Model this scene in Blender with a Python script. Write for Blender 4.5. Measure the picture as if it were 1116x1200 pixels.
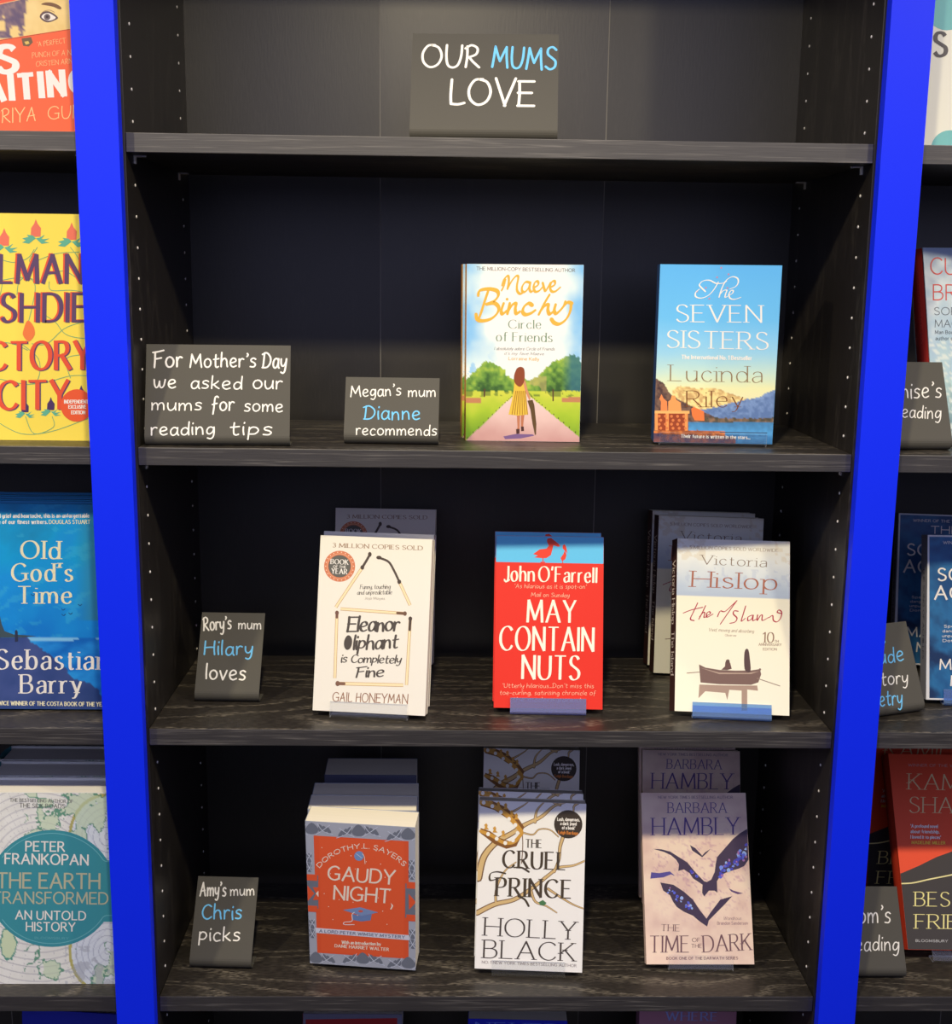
import bpy, math, random
import numpy as np
from mathutils import Matrix, Vector

for _o in list(bpy.data.objects): bpy.data.objects.remove(_o)
random.seed(7)
SC = bpy.context.scene
COL = SC.collection

# ---------------------------------------------------------------- camera
CY, SY = math.cos(-.02197), math.sin(-.02197)
CP, SP = math.cos(-.18831), math.sin(-.18831)
CR, SR = math.cos(.01313), math.sin(.01313)
r0 = Vector((CY, SY, 0)); f0 = Vector((-SY, CY, 0)); zz = Vector((0, 0, 1))
fw = f0 * CP + zz * SP; up0 = zz * CP - f0 * SP
rt = r0 * CR + up0 * SR; upv = up0 * CR - r0 * SR
cam = bpy.data.cameras.new('camera'); cam.sensor_fit = 'HORIZONTAL'; cam.sensor_width = 36
cam.lens = 36 * 1423.42 / 1116; cam.clip_start = .01
camo = bpy.data.objects.new('camera', cam); COL.objects.link(camo)
M4 = Matrix.Identity(4)
for i in range(3): M4[i][0] = rt[i]; M4[i][1] = upv[i]; M4[i][2] = -fw[i]
M4[0][3], M4[1][3], M4[2][3] = .33258, -1.28748, .1787
camo.matrix_world = M4; SC.camera = camo

# ---------------------------------------------------------------- world, lights, exposure
SC.view_settings.view_transform = 'Standard'; SC.view_settings.look = 'None'
SC.view_settings.gamma = 1; SC.view_settings.use_curve_mapping = False
SC.view_settings.exposure = -.28
wd = bpy.data.worlds.new('world'); SC.world = wd; wd.use_nodes = True
bg = wd.node_tree.nodes['Background']; bg.inputs[0].default_value = (.60, .62, 1.0, 1); bg.inputs[1].default_value = 1.05

def spot(name, x, y, z, tx, ty, tz, watt, col, rad=.03, ang=110, blend=.6):
    l = bpy.data.lights.new(name, 'SPOT'); l.energy = watt; l.color = col; l.shadow_soft_size = rad
    l.spot_size = math.radians(ang); l.spot_blend = blend
    o = bpy.data.objects.new(name, l); COL.objects.link(o); o.location = (x, y, z)
    o.rotation_euler = (Vector((tx, ty, tz)) - Vector((x, y, z))).to_track_quat('-Z', 'Y').to_euler()
WARM = (1.0, .85, .56)
spot('track_light', -.72, -.92, .95, .20, 0, -.70, 64, WARM, .035, 104, 1)
spot('track_light', .30, -.92, .95, .36, 0, -.70, 68, WARM, .035, 104, 1)
spot('track_light', 1.32, -.92, .95, .60, 0, -.70, 42, WARM, .035, 104, 1)
spot('track_light', 2.70, -.92, .95, .70, 0, -.4, 60, WARM, .035, 104, 1)

# ---------------------------------------------------------------- materials
def lin(c):
    c = c / 255.
    return c / 12.92 if c <= .04045 else ((c + .055) / 1.055) ** 2.4
def albedo(c, lit=(.95, .89, .78)):
    """colour seen on the lit print (sRGB 0-255) -> reflectance"""
    return tuple(min(.92, max(.003, lin(v) / k)) for v, k in zip(c, lit))
MATS = {}
def mat(c, rough=.5, name='print', metal=0, spec=.35, raw=False):
    key = (tuple(c), rough, name, metal, spec, raw)
    if key in MATS: return MATS[key]
    m = bpy.data.materials.new(name); m.use_nodes = True
    b = m.node_tree.nodes['Principled BSDF']
    rgb = c if raw else albedo(c)
    b.inputs['Base Color'].default_value = (*rgb, 1); b.inputs['Roughness'].default_value = rough
    b.inputs['Metallic'].default_value = metal; b.inputs['Specular IOR Level'].default_value = spec
    MATS[key] = m; return m
def vcol_mat(rough=.42):
    k = ('vcol', rough)
    if k in MATS: return MATS[k]
    m = bpy.data.materials.new('printed_picture'); m.use_nodes = True; nt = m.node_tree
    b = nt.nodes['Principled BSDF']; b.inputs['Roughness'].default_value = rough; b.inputs['Specular IOR Level'].default_value = .35
    a = nt.nodes.new('ShaderNodeVertexColor'); a.layer_name = 'ink'; nt.links.new(a.outputs[0], b.inputs['Base Color'])
    MATS[k] = m; return m
def wood(name, axis, dark=(.0125, .0105, .0095), light=(.085, .075, .062), amount=.55, rough=.42, seed=0., ring=9., fine=11, gr=(420, 60), spec=.5):
    """black-stained oak: pale open grain running along `axis`"""
    m = bpy.data.materials.new(name); m.use_nodes = True; nt = m.node_tree; L = nt.links.new
    b = nt.nodes['Principled BSDF']; tc = nt.nodes.new('ShaderNodeTexCoord'); mp = nt.nodes.new('ShaderNodeMapping')
    sc = [fine, fine, fine]; sc[axis] = 1.6
    mp.inputs['Scale'].default_value = sc; mp.inputs['Location'].default_value = (seed, seed * 1.7, seed * .6)
    L(tc.outputs['Object'], mp.inputs[0])
    n1 = nt.nodes.new('ShaderNodeTexNoise'); n1.inputs['Scale'].default_value = 1.1; n1.inputs['Detail'].default_value = 2.5
    n1.inputs['Roughness'].default_value = .45; L(mp.outputs[0], n1.inputs['Vector'])
    mu = nt.nodes.new('ShaderNodeMath'); mu.operation = 'MULTIPLY'; mu.inputs[1].default_value = ring; L(n1.outputs[0], mu.inputs[0])
    fr = nt.nodes.new('ShaderNodeMath'); fr.operation = 'FRACT'; L(mu.outputs[0], fr.inputs[0])
    cr = nt.nodes.new('ShaderNodeValToRGB'); e = cr.color_ramp.elements
    e[0].position = 0; e[0].color = (1, 1, 1, 1); e[1].position = .32; e[1].color = (0, 0, 0, 1)
    x = e.new(.88); x.color = (0, 0, 0, 1); x = e.new(1.); x.color = (1, 1, 1, 1); L(fr.outputs[0], cr.inputs[0])
    mp2 = nt.nodes.new('ShaderNodeMapping'); s2 = [gr[0]] * 3; s2[axis] = gr[1]; mp2.inputs['Scale'].default_value = s2
    L(tc.outputs['Object'], mp2.inputs[0])
    n2 = nt.nodes.new('ShaderNodeTexNoise'); n2.inputs['Scale'].default_value = 1; n2.inputs['Detail'].default_value = 2; L(mp2.outputs[0], n2.inputs['Vector'])
    cr2 = nt.nodes.new('ShaderNodeValToRGB'); cr2.color_ramp.elements[0].position = .42; cr2.color_ramp.elements[1].position = .66; L(n2.outputs[0], cr2.inputs[0])
    m1 = nt.nodes.new('ShaderNodeMath'); m1.operation = 'MULTIPLY'; L(cr.outputs[0], m1.inputs[0]); L(cr2.outputs[0], m1.inputs[1])
    ad = nt.nodes.new('ShaderNodeMath'); ad.operation = 'MULTIPLY_ADD'; L(cr2.outputs[0], ad.inputs[0]); ad.inputs[1].default_value = .16; L(m1.outputs[0], ad.inputs[2])
    m2 = nt.nodes.new('ShaderNodeMath'); m2.operation = 'MULTIPLY'; m2.inputs[1].default_value = amount; m2.use_clamp = True; L(ad.outputs[0], m2.inputs[0])
    mx = nt.nodes.new('ShaderNodeMix'); mx.data_type = 'RGBA'; mx.inputs[6].default_value = (*dark, 1); mx.inputs[7].default_value = (*light, 1)
    L(m2.outputs[0], mx.inputs[0]); L(mx.outputs[2], b.inputs['Base Color'])
    b.inputs['Roughness'].default_value = rough; b.inputs['Specular IOR Level'].default_value = spec
    bp = nt.nodes.new('ShaderNodeBump'); bp.inputs['Strength'].default_value = .12; bp.inputs['Distance'].default_value = .0006
    L(n2.outputs[0], bp.inputs['Height']); L(bp.outputs[0], b.inputs['Normal'])
    return m
W_SHELF = wood('black_oak_shelf', 0, dark=(.020, .017, .0145), light=(.20, .175, .135), amount=.85, seed=3.1, ring=12, gr=(650, 110))
W_EDGE = wood('black_oak_edge', 0, dark=(.022, .020, .021), light=(.16, .15, .14), amount=.6, seed=5.2, ring=7, fine=70, gr=(1100, 22), rough=.5, spec=.95)
W_SIDE = wood('black_oak_side', 2, amount=.35, seed=1.3, ring=7)
W_BACK = wood('black_back_board', 2, dark=(.031, .028, .021), light=(.06, .054, .044), amount=.25, spec=.85, rough=.38, seed=8, ring=5)
W_BACK2 = wood('black_back_board_dull', 2, dark=(.020, .018, .014), light=(.046, .041, .034), amount=.25, spec=.85, rough=.42, seed=2, ring=5)
M_BLUE = mat((.004, .024, .93), .45, 'blue_gloss_paint', 0, .22, True)
M_PIN = mat((.85, .83, .80), .35, 'nickel', .1, .5, True)
M_CARD = mat((.074, .071, .060), .62, 'chalkboard_card', 0, .3, True)
M_CHALK = mat((.86, .85, .80), .7, 'white_chalk_ink', 0, .2, True)
M_CHALKB = mat((.17, .56, .93), .7, 'blue_chalk_ink', 0, .2, True)
M_SEAM = mat((.22, .21, .19), .5, 'seam_filler', 0, .4, True)
M_CARPET = mat((.06, .06, .065), .95, 'carpet', 0, .1, True)
def paper(name='page_edges', axis=1, tint=(.84, .79, .66)):
    if name in MATS: return MATS[name]
    m = bpy.data.materials.new(name); m.use_nodes = True; nt = m.node_tree; L = nt.links.new
    b = nt.nodes['Principled BSDF']; b.inputs['Roughness'].default_value = .85; b.inputs['Specular IOR Level'].default_value = .1
    tc = nt.nodes.new('ShaderNodeTexCoord'); mp = nt.nodes.new('ShaderNodeMapping'); s = [6, 6, 6]; s[axis] = 2600
    mp.inputs['Scale'].default_value = s; L(tc.outputs['Object'], mp.inputs[0])
    n = nt.nodes.new('ShaderNodeTexNoise'); n.inputs['Scale'].default_value = 1; n.inputs['Detail'].default_value = 1; L(mp.outputs[0], n.inputs['Vector'])
    mx = nt.nodes.new('ShaderNodeMix'); mx.data_type = 'RGBA'; mx.inputs[6].default_value = (*(v * .86 for v in tint), 1); mx.inputs[7].default_value = (*(min(.95, v * 1.08) for v in tint), 1)
    L(n.outputs[0], mx.inputs[0]); L(mx.outputs[2], b.inputs['Base Color']); MATS[name] = m; return m
PAGES = paper(); PAGES_W = paper('white_page_edges', 1, (.86, .84, .80))
def plastic(name, tint, refl=.10, body=.0, rough=.06):
    m = bpy.data.materials.new(name); m.use_nodes = True; nt = m.node_tree; L = nt.links.new
    nt.nodes.remove(nt.nodes['Principled BSDF']); out = nt.nodes['Material Output']
    t = nt.nodes.new('ShaderNodeBsdfTransparent'); t.inputs[0].default_value = (*tint, 1)
    g = nt.nodes.new('ShaderNodeBsdfGlossy'); g.inputs['Roughness'].default_value = rough; g.inputs[0].default_value = (.95, .95, .95, 1)
    lw = nt.nodes.new('ShaderNodeLayerWeight'); lw.inputs[0].default_value = .5; pw = nt.nodes.new('ShaderNodeMath'); pw.operation = 'POWER'; pw.inputs[1].default_value = 5; L(lw.outputs['Facing'], pw.inputs[0])
    f = nt.nodes.new('ShaderNodeMath'); f.operation = 'MULTIPLY_ADD'; f.inputs[1].default_value = .5; f.inputs[2].default_value = .03; L(pw.outputs[0], f.inputs[0])
    mx = nt.nodes.new('ShaderNodeMixShader'); L(f.outputs[0], mx.inputs[0]); L(t.outputs[0], mx.inputs[1]); L(g.outputs[0], mx.inputs[2])
    d = nt.nodes.new('ShaderNodeBsdfDiffuse'); d.inputs[0].default_value = (*(min(1, v * .9) for v in tint), 1)
    m2 = nt.nodes.new('ShaderNodeMixShader'); m2.inputs[0].default_value = body; L(mx.outputs[0], m2.inputs[1]); L(d.outputs[0], m2.inputs[2])
    L(m2.outputs[0], out.inputs[0]); return m
CLEAR = plastic('clear_acrylic', (.97, .975, .98), body=.012)
EDGE = plastic('acrylic_edge_highlight', (.93, .95, .97), body=.38, rough=.2)  # light caught along the sheet edges, put in as a pale diffuse body
BLUEFILM = plastic('blue_film_acrylic', (.40, .62, .95), body=.22)
VIOLETFILM = plastic('violet_film_acrylic', (.55, .58, .92), body=.22)

# ---------------------------------------------------------------- object helpers
def link(name, me, parent=None, mw=None):
    o = bpy.data.objects.new(name, me); COL.objects.link(o)
    if parent is not None: o.parent = parent
    if mw is not None: o.matrix_world = mw
    return o
def mesh(name, V, F, mats, mi=None, smooth=False):
    me = bpy.data.meshes.new(name); me.from_pydata([tuple(map(float, v)) for v in V], [], F)
    for m in (mats if isinstance(mats, (list, tuple)) else [mats]): me.materials.append(m)
    if mi is not None: me.polygons.foreach_set('material_index', mi)
    if smooth: me.polygons.foreach_set('use_smooth', [True] * len(me.polygons))
    me.update(); return me
def boxVF(x0, x1, y0, y1, z0, z1, bev=0):
    V = [(x, y, z) for x in (x0, x1) for y in (y0, y1) for z in (z0, z1)]
    F = [(0, 1, 3, 2), (4, 6, 7, 5), (0, 4, 5, 1), (2, 3, 7, 6), (0, 2, 6, 4), (1, 5, 7, 3)]
    return V, F
def bevel(o, w, seg=2):
    b = o.modifiers.new('bevel', 'BEVEL'); b.width = w; b.segments = seg; b.limit_method = 'ANGLE'; return o
def box(name, x0, x1, y0, y1, z0, z1, m, parent=None, bev=0, mats=None, mi=None):
    V, F = boxVF(x0, x1, y0, y1, z0, z1)
    o = link(name, mesh(name, V, F, mats or m, mi), parent)
    if bev: bevel(o, bev)
    return o
def tag(o, label=None, cat=None, group=None, kind=None):
    if label: o['label'] = label
    if cat: o['category'] = cat
    if group: o['group'] = group
    if kind: o['kind'] = kind
    return o
def empty(name, mw):
    o = bpy.data.objects.new(name, None); COL.objects.link(o); o.empty_display_size = .02; o.matrix_world = mw; return o
def copy_tree(o, parent=None):
    c = o.copy(); COL.objects.link(c); c.parent = parent
    for ch in [q for q in bpy.data.objects if q.parent == o]: copy_tree(ch, c)
    return c
def pose(x, y, z, yaw, tilt, roll):
    c, s = math.cos, math.sin
    Ry = Matrix(((c(roll), 0, s(roll)), (0, 1, 0), (-s(roll), 0, c(roll))))
    Rx = Matrix(((1, 0, 0), (0, c(tilt), s(tilt)), (0, -s(tilt), c(tilt))))
    Rz = Matrix(((c(yaw), -s(yaw), 0), (s(yaw), c(yaw), 0), (0, 0, 1)))
    return Matrix.Translation((x, y, z)) @ (Rz @ Rx @ Ry).to_4x4()

# ---------------------------------------------------------------- stroke lettering
S0 = {
'A': (.78, "0,0 .39,1 .78,0|.15,.36 .63,.36"), 'B': (.58, "0,0 0,1|~0,1 .32,1 .47,.92 .51,.77 .46,.62 .3,.54 0,.53|~0,.53 .33,.53 .52,.45 .58,.27 .51,.09 .33,0 0,0"),
'C': (.76, "~.74,.84 .62,.96 .43,1.01 .2,.93 .04,.72 0,.5 .04,.27 .2,.07 .43,-.01 .63,.05 .76,.2"),
'D': (.72, "0,0 0,1|~0,1 .3,1 .52,.93 .68,.73 .72,.5 .68,.27 .52,.07 .3,0 0,0"), 'E': (.54, "0,0 0,1|0,1 .52,1|0,.53 .44,.53|0,0 .54,0"),
'F': (.5, "0,0 0,1|0,1 .5,1|0,.52 .42,.52"), 'G': (.8, "~.74,.83 .62,.96 .43,1.01 .2,.93 .04,.72 0,.5 .04,.27 .2,.07 .43,-.01 .62,.03 .76,.13|.76,.1 .76,.44|.5,.44 .78,.44"),
'H': (.7, "0,0 0,1|.7,0 .7,1|0,.52 .7,.52"), 'I': (.0, "0,0 0,1"), 'J': (.34, "~.34,1 .34,.6 .34,.3 .29,.08 .14,-.02 0,.05"),
'K': (.64, "0,0 0,1|.58,1 0,.4|.2,.6 .64,0"), 'L': (.5, "0,0 0,1|0,0 .5,0"), 'M': (.88, "0,0 .06,1 .44,.12 .82,1 .88,0"),
'N': (.7, "0,0 0,1 .7,0 .7,1"), 'O': (.86, "o.43,1.01 .2,.94 .04,.73 0,.5 .04,.27 .2,.06 .43,-.01 .66,.06 .82,.27 .86,.5 .82,.73 .66,.94"),
'P': (.54, "0,0 0,1|~0,1 .3,1 .48,.93 .54,.75 .48,.57 .3,.48 0,.47"), 'Q': (.86, "o.43,1.01 .2,.94 .04,.73 0,.5 .04,.27 .2,.06 .43,-.01 .66,.06 .82,.27 .86,.5 .82,.73 .66,.94|.5,.2 .9,-.15"),
'R': (.62, "0,0 0,1|~0,1 .3,1 .47,.93 .53,.76 .47,.59 .3,.5 0,.49|.26,.5 .64,0"), 'S': (.54, "~.5,.86 .41,.97 .26,1.01 .11,.96 .03,.8 .07,.65 .2,.56 .36,.47 .5,.37 .54,.22 .47,.07 .29,-.01 .12,.02 0,.16"),
'T': (.66, "0,1 .66,1|.33,1 .33,0"), 'U': (.68, "~0,1 0,.7 0,.4 .04,.15 .18,.01 .34,-.02 .5,.01 .64,.15 .68,.4 .68,.7 .68,1"), 'V': (.74, "0,1 .37,0 .74,1"),
'W': (1.08, "0,1 .28,0 .54,.9 .8,0 1.08,1"), 'X': (.68, "0,1 .68,0|.66,1 0,0"), 'Y': (.68, "0,1 .34,.48 .68,1|.34,.5 .34,0"), 'Z': (.6, "0,1 .58,1 0,0 .6,0"),
'a': (.42, "~.04,.5 .1,.61 .23,.66 .37,.61 .42,.46 .42,.2 .42,0|~.42,.38 .2,.36 .04,.27 .01,.14 .08,.01 .22,-.01 .42,.14"),
'b': (.48, "0,1 0,0|~0,.42 .1,.6 .26,.66 .42,.57 .48,.33 .42,.08 .26,-.01 .1,.05 0,.2"), 'c': (.43, "~.42,.53 .34,.63 .24,.66 .08,.57 0,.33 .08,.09 .24,-.01 .36,.03 .44,.14"),
'd': (.48, "~.48,.42 .38,.6 .22,.66 .06,.57 0,.33 .06,.08 .22,-.01 .38,.05 .48,.2|.48,1 .48,0"), 'e': (.45, "0,.36 .44,.36|~.44,.36 .42,.54 .33,.65 .22,.66 .07,.57 0,.33 .07,.09 .23,-.01 .36,.03 .45,.14"),
'f': (.3, "~.34,.95 .27,1.01 .18,.98 .13,.84 .13,.4 .13,0|0,.63 .3,.63"), 'g': (.46, "~.45,.42 .38,.6 .22,.66 .06,.57 0,.33 .06,.1 .2,.01 .36,.08 .45,.22|~.45,.64 .46,.2 .44,-.12 .34,-.28 .18,-.3 .04,-.22"),
'h': (.46, "0,1 0,0|~0,.42 .1,.6 .26,.66 .4,.58 .46,.4 .46,.2 .46,0"), 'i': (0, "0,.64 0,0|.0,.86 .0,.9"), 'j': (.16, "~.16,.64 .16,.2 .15,-.15 .08,-.28 -.04,-.28|.16,.86 .16,.9"),
'k': (.44, "0,1 0,0|.4,.64 0,.24|.14,.38 .46,0"), 'l': (0, "0,1 0,0"), 'm': (.76, "0,.64 0,0|~0,.44 .08,.6 .2,.66 .33,.59 .38,.42 .38,.2 .38,0|~.38,.42 .46,.6 .58,.66 .7,.59 .76,.42 .76,.2 .76,0"),
'n': (.46, "0,.64 0,0|~0,.42 .1,.6 .26,.66 .4,.58 .46,.4 .46,.2 .46,0"), 'o': (.5, "o.25,.66 .08,.58 0,.33 .08,.07 .25,-.01 .42,.07 .5,.33 .42,.58"),
'p': (.48, "0,.64 0,-.3|~0,.42 .1,.6 .26,.66 .42,.57 .48,.33 .42,.08 .26,-.01 .1,.05 0,.2"), 'q': (.48, "~.48,.42 .38,.6 .22,.66 .06,.57 0,.33 .06,.08 .22,-.01 .38,.05 .48,.2|.48,.64 .48,-.3"),
'r': (.3, "0,.64 0,0|~0,.4 .08,.57 .2,.65 .3,.63"), 's': (.36, "~.34,.56 .26,.64 .16,.66 .05,.6 .03,.48 .1,.39 .24,.32 .35,.24 .34,.08 .2,-.01 .08,.01 0,.1"),
't': (.28, "~.11,.86 .11,.5 .11,.2 .14,.03 .22,-.01 .3,.04|0,.63 .28,.63"), 'u': (.46, "~0,.64 0,.4 .02,.14 .12,0 .26,.0 .4,.1 .46,.24|.46,.64 .46,0"), 'v': (.46, "0,.64 .23,0 .46,.64"),
'w': (.7, "0,.64 .18,0 .35,.6 .52,0 .7,.64"), 'x': (.44, "0,.64 .44,0|.43,.64 0,0"), 'y': (.46, "0,.64 .24,.02|~.46,.64 .3,.18 .2,-.12 .1,-.27 -.02,-.28"), 'z': (.4, "0,.64 .39,.64 0,0 .4,0"),
'0': (.56, "o.28,1.01 .08,.88 0,.5 .08,.12 .28,-.01 .48,.12 .56,.5 .48,.88"), '1': (.2, "0,.82 .2,1 .2,0"), '2': (.5, "~0,.8 .1,.97 .27,1.01 .44,.92 .46,.72 .3,.42 .14,.2 0,0|0,0 .5,0"),
'3': (.48, "~0,.9 .2,1.01 .4,.92 .42,.72 .3,.56 .16,.53|~.16,.53 .38,.48 .48,.28 .38,.05 .18,-.02 0,.1"), '5': (.48, "~0,.08 .2,-.01 .4,.08 .48,.3 .38,.52 .2,.57 .04,.5|.04,.5 .06,1|.06,1 .44,1"),
"'": (.05, ".04,1.02 .0,.78"), '.': (0, "0,0 0,.05"), ',': (.05, ".05,.05 0,-.14"), '-': (.3, "0,.36 .3,.36"), '!': (0, "0,1 0,.3|0,0 0,.05"), '&': (.6, "~.6,0 .3,.4 .12,.8 .25,1 .4,.82 .2,.5 .0,.25 .15,0 .4,.05 .58,.35"), ':': (0, "0,0 0,.05|0,.5 0,.55"),
}
S1 = dict(S0)   # hand lettering: single storey and looser forms
S1.update({
'a': (.44, "~.42,.5 .3,.63 .14,.6 .02,.38 .04,.1 .18,-.01 .34,.12 .42,.36|~.43,.62 .42,.3 .44,.08 .5,.0"), 'y': (.42, "~0,.62 .02,.3 .14,.14 .3,.22 .41,.45|~.43,.64 .4,.2 .34,-.18 .2,-.34 .04,-.28"),
'u': (.44, "~0,.6 .0,.3 .08,.04 .22,.0 .36,.16 .43,.4|~.44,.62 .43,.3 .46,.02"), 'r': (.32, "~0,.6 .02,.3 .02,0|~.02,.36 .1,.55 .22,.63 .33,.58"), 'e': (.44, "~.03,.3 .22,.33 .4,.44 .36,.6 .22,.66 .07,.56 .0,.3 .08,.07 .24,-.01 .44,.08"),
'd': (.46, "~.42,.42 .3,.56 .14,.54 .02,.34 .05,.08 .2,0 .36,.12 .44,.4|~.46,1.05 .44,.5 .46,0"), 'g': (.44, "~.42,.5 .3,.62 .14,.6 .02,.38 .04,.14 .18,.06 .34,.2 .42,.42|~.44,.62 .45,.2 .4,-.16 .26,-.34 .06,-.28"),
'f': (.36, "~.4,.98 .28,1.05 .17,.92 .14,.5 .12,.1 .08,-.3|~0,.42 .16,.48 .34,.52"), 't': (.36, "~.16,.95 .14,.5 .16,.1 .26,.0 .36,.06|~0,.6 .18,.62 .38,.66"), 'l': (.04, "~.02,1.05 .0,.5 .02,0"),
'k': (.42, "~.02,1.05 0,.5 0,0|~.36,.62 .2,.42 .04,.3|~.1,.34 .24,.16 .42,.0"), 's': (.36, "~.36,.58 .22,.66 .06,.58 .07,.42 .26,.32 .35,.18 .24,.02 .0,.04"), 'h': (.44, "~.02,1.05 .0,.5 0,0|~0,.34 .12,.56 .28,.6 .38,.44 .4,.2 .44,0"),
'S': (.54, "~.5,.9 .3,1.02 .08,.92 .08,.68 .3,.52 .5,.36 .48,.1 .24,-.02 0,.1"), 'M': (.84, "~0,0 .06,.5 .1,1|~.1,1 .26,.6 .4,.3|~.4,.3 .54,.62 .72,1|~.72,1 .76,.5 .84,0"), 'R': (.58, "~.02,.98 .04,.5 .0,0|~-.06,.88 .2,1.04 .46,.9 .42,.62 .1,.46|~.12,.48 .3,.26 .58,0"),
'D': (.62, "~.06,1 .04,.5 .0,0|~-.1,.9 .24,1.02 .56,.74 .58,.36 .34,.04 -.06,.0"), 'C': (.56, "~.56,.88 .36,1.0 .12,.84 .0,.46 .1,.1 .34,-.02 .58,.14"), 'i': (.02, "~0,.6 .0,.3 .03,0|~.03,.88 .04,.93"),
'P': (.5, "~.02,1 .02,.4 0,-.1|~0,.96 .3,1.02 .5,.8 .34,.54 .04,.44"), 'O': (.8, "~.5,1 .2,.96 .0,.6 .06,.2 .34,-.02 .66,.12 .8,.5 .66,.88 .36,1.0"), 'E': (.54, "~0,1 .02,.5 0,0|0,1 .52,1|0,.53 .44,.53|0,0 .54,0"),
'm': (.72, "~0,.6 .02,.3 .02,0|~.02,.34 .14,.56 .26,.58 .34,.36 .34,.02|~.34,.34 .46,.58 .6,.6 .68,.4 .7,.02"), 'n': (.44, "~0,.6 .02,.3 .02,0|~.02,.34 .14,.56 .28,.6 .38,.42 .42,.02"), 'c': (.4, "~.4,.54 .24,.64 .06,.5 .02,.2 .16,-.01 .4,.06"),
"'": (.1, "~.06,1.05 .12,.95 .04,.82"), 'v': (.44, "~0,.62 .1,.3 .2,0|~.2,0 .32,.3 .44,.66"), 'w': (.66, "~0,.62 .04,.2 .14,.0 .26,.14 .32,.5|~.32,.5 .36,.1 .48,.0 .6,.2 .66,.62"),
'p': (.46, "~.04,.62 .02,.1 0,-.35|~.02,.4 .16,.62 .36,.58 .44,.34 .3,.1 .06,.08"), 'o': (.46, "~.26,.64 .08,.56 .0,.3 .1,.04 .28,.0 .44,.16 .46,.42 .34,.6 .2,.64"),
'H': (.6, "~.04,1 .02,.5 0,0|~.58,1 .56,.5 .6,0|~0,.5 .3,.54 .58,.54"), 'F': (.5, "~.04,.96 .03,.5 0,0|~-.1,.96 .2,1.0 .56,1.08|~.02,.54 .2,.56 .42,.6"), 'A': (.66, "~-.02,0 .16,.5 .34,1|~.34,1 .46,.5 .6,0|~.06,.36 .3,.38 .56,.42"),
'L': (.5, "~.04,1 .02,.4 .04,.02|~.04,.02 .3,.0 .54,.06"), 'V': (.66, "0,1 .34,0 .7,1"), 'U': (.64, "~.0,1 .0,.5 .08,.1 .28,-.02 .5,.1 .62,.5 .64,1"),
})
_pc = {}
def parse(g, table, tid):
    k = (g, tid)
    if k in _pc: return _pc[k]
    adv, s = table.get(g, S0.get(g, (.3, "0,0 .0,.05")))
    out = []
    for st in s.split('|'):
        mode = 'l'
        if st[0] in '~o': mode = st[0]; st = st[1:]
        P = [tuple(float(q) for q in p.split(',')) for p in st.split()]
        out.append((mode, P))
    _pc[k] = (adv, out); return _pc[k]
def catmull(P, closed=False, n=4):
    P = [np.array(p, float) for p in P]
    if len(P) < 3 and not closed: return P
    out = []; N = len(P); rng = range(N if closed else N - 1)
    for i in rng:
        if closed: a, b, c, d = P[i - 1], P[i], P[(i + 1) % N], P[(i + 2) % N]
        else: a, b, c, d = P[max(i - 1, 0)], P[i], P[i + 1], P[min(i + 2, N - 1)]
        for k in range(n):
            t = k / n
            out.append(.5 * ((2 * b) + (c - a) * t + (2 * a - 5 * b + 4 * c - d) * t * t + (3 * b - a - 3 * c + d) * t ** 3))
    out.append(P[0] if closed else P[-1]); return out

class Geo:
    def __init__(s): s.V = []; s.F = []; s.M = []; s.mats = []
    def mi(s, m):
        if m not in s.mats: s.mats.append(m)
        return s.mats.index(m)
    def face(s, pts, m):
        b = len(s.V); s.V += pts; s.F.append(tuple(range(b, b + len(pts)))); s.M.append(s.mi(m))

def ribbon2d(P, wf, cap=False, closed=False):
    """list of 2-D quads for a polyline of changing width"""
    P = [np.array(p, float) for p in P]; Q = []; L = []
    n = len(P)
    for i in range(n):
        a = P[i - 1] if (i or closed) else P[i]; b = P[(i + 1) % n] if (i < n - 1 or closed) else P[i]
        if closed and i == 0: a = P[-2]
        if closed and i == n - 1: b = P[1]
        t = b - a; l = np.hypot(*t)
        t = t / l if l > 1e-12 else np.array([1., 0])
        w = wf(t, i / max(1, n - 1)) / 2; nn = np.array([-t[1], t[0]]); L.append((P[i] + nn * w, P[i] - nn * w, w))
    for i in range(n - 1): Q.append([L[i][0], L[i][1], L[i + 1][1], L[i + 1][0]])
    if cap:
        for k in (0, -1):
            w = L[k][2]; Q.append([P[k] + w * np.array([math.cos(a * math.pi / 4), math.sin(a * math.pi / 4)]) for a in range(8)])
    return Q

STY = {  # table, weight, thin/thick, serif, slant, nib angle, round caps, spacing
 'serif': (S0, .13, .38, .26, 0, .15, 0, .23), 'serifb': (S0, .19, .33, .30, 0, .15, 0, .30), 'serifl': (S0, .085, .45, .22, 0, .15, 0, .22),
 'didot': (S0, .13, .2, .24, 0, .0, 0, .24), 'sans': (S0, .13, .9, 0, 0, 0, 0, .22), 'sansb': (S0, .19, .85, 0, 0, 0, 0, .26), 'sansl': (S0, .09, .9, 0, 0, 0, 0, .2),
 'black': (S0, .34, .62, 0, 0, 0, 0, .47), 'hand': (S1, .12, .9, 0, .03, .3, 1, .2), 'handthin': (S1, .085, .85, 0, .06, .3, 1, .2), 'flare': (S0, .15, .35, .12, 0, .25, 0, .27),
 'brush': (S1, .15, .45, 0, .14, .35, 1, .12), 'italic': (S0, .11, .4, .14, .22, .2, 0, .2), 'tiny': (S0, .15, .8, 0, 0, 0, 0, .26), 'tinyb': (S0, .2, .8, 0, 0, 0, 0, .3), 'cut': (S0, .17, .5, .0, .02, .3, 0, .27),
}
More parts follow.
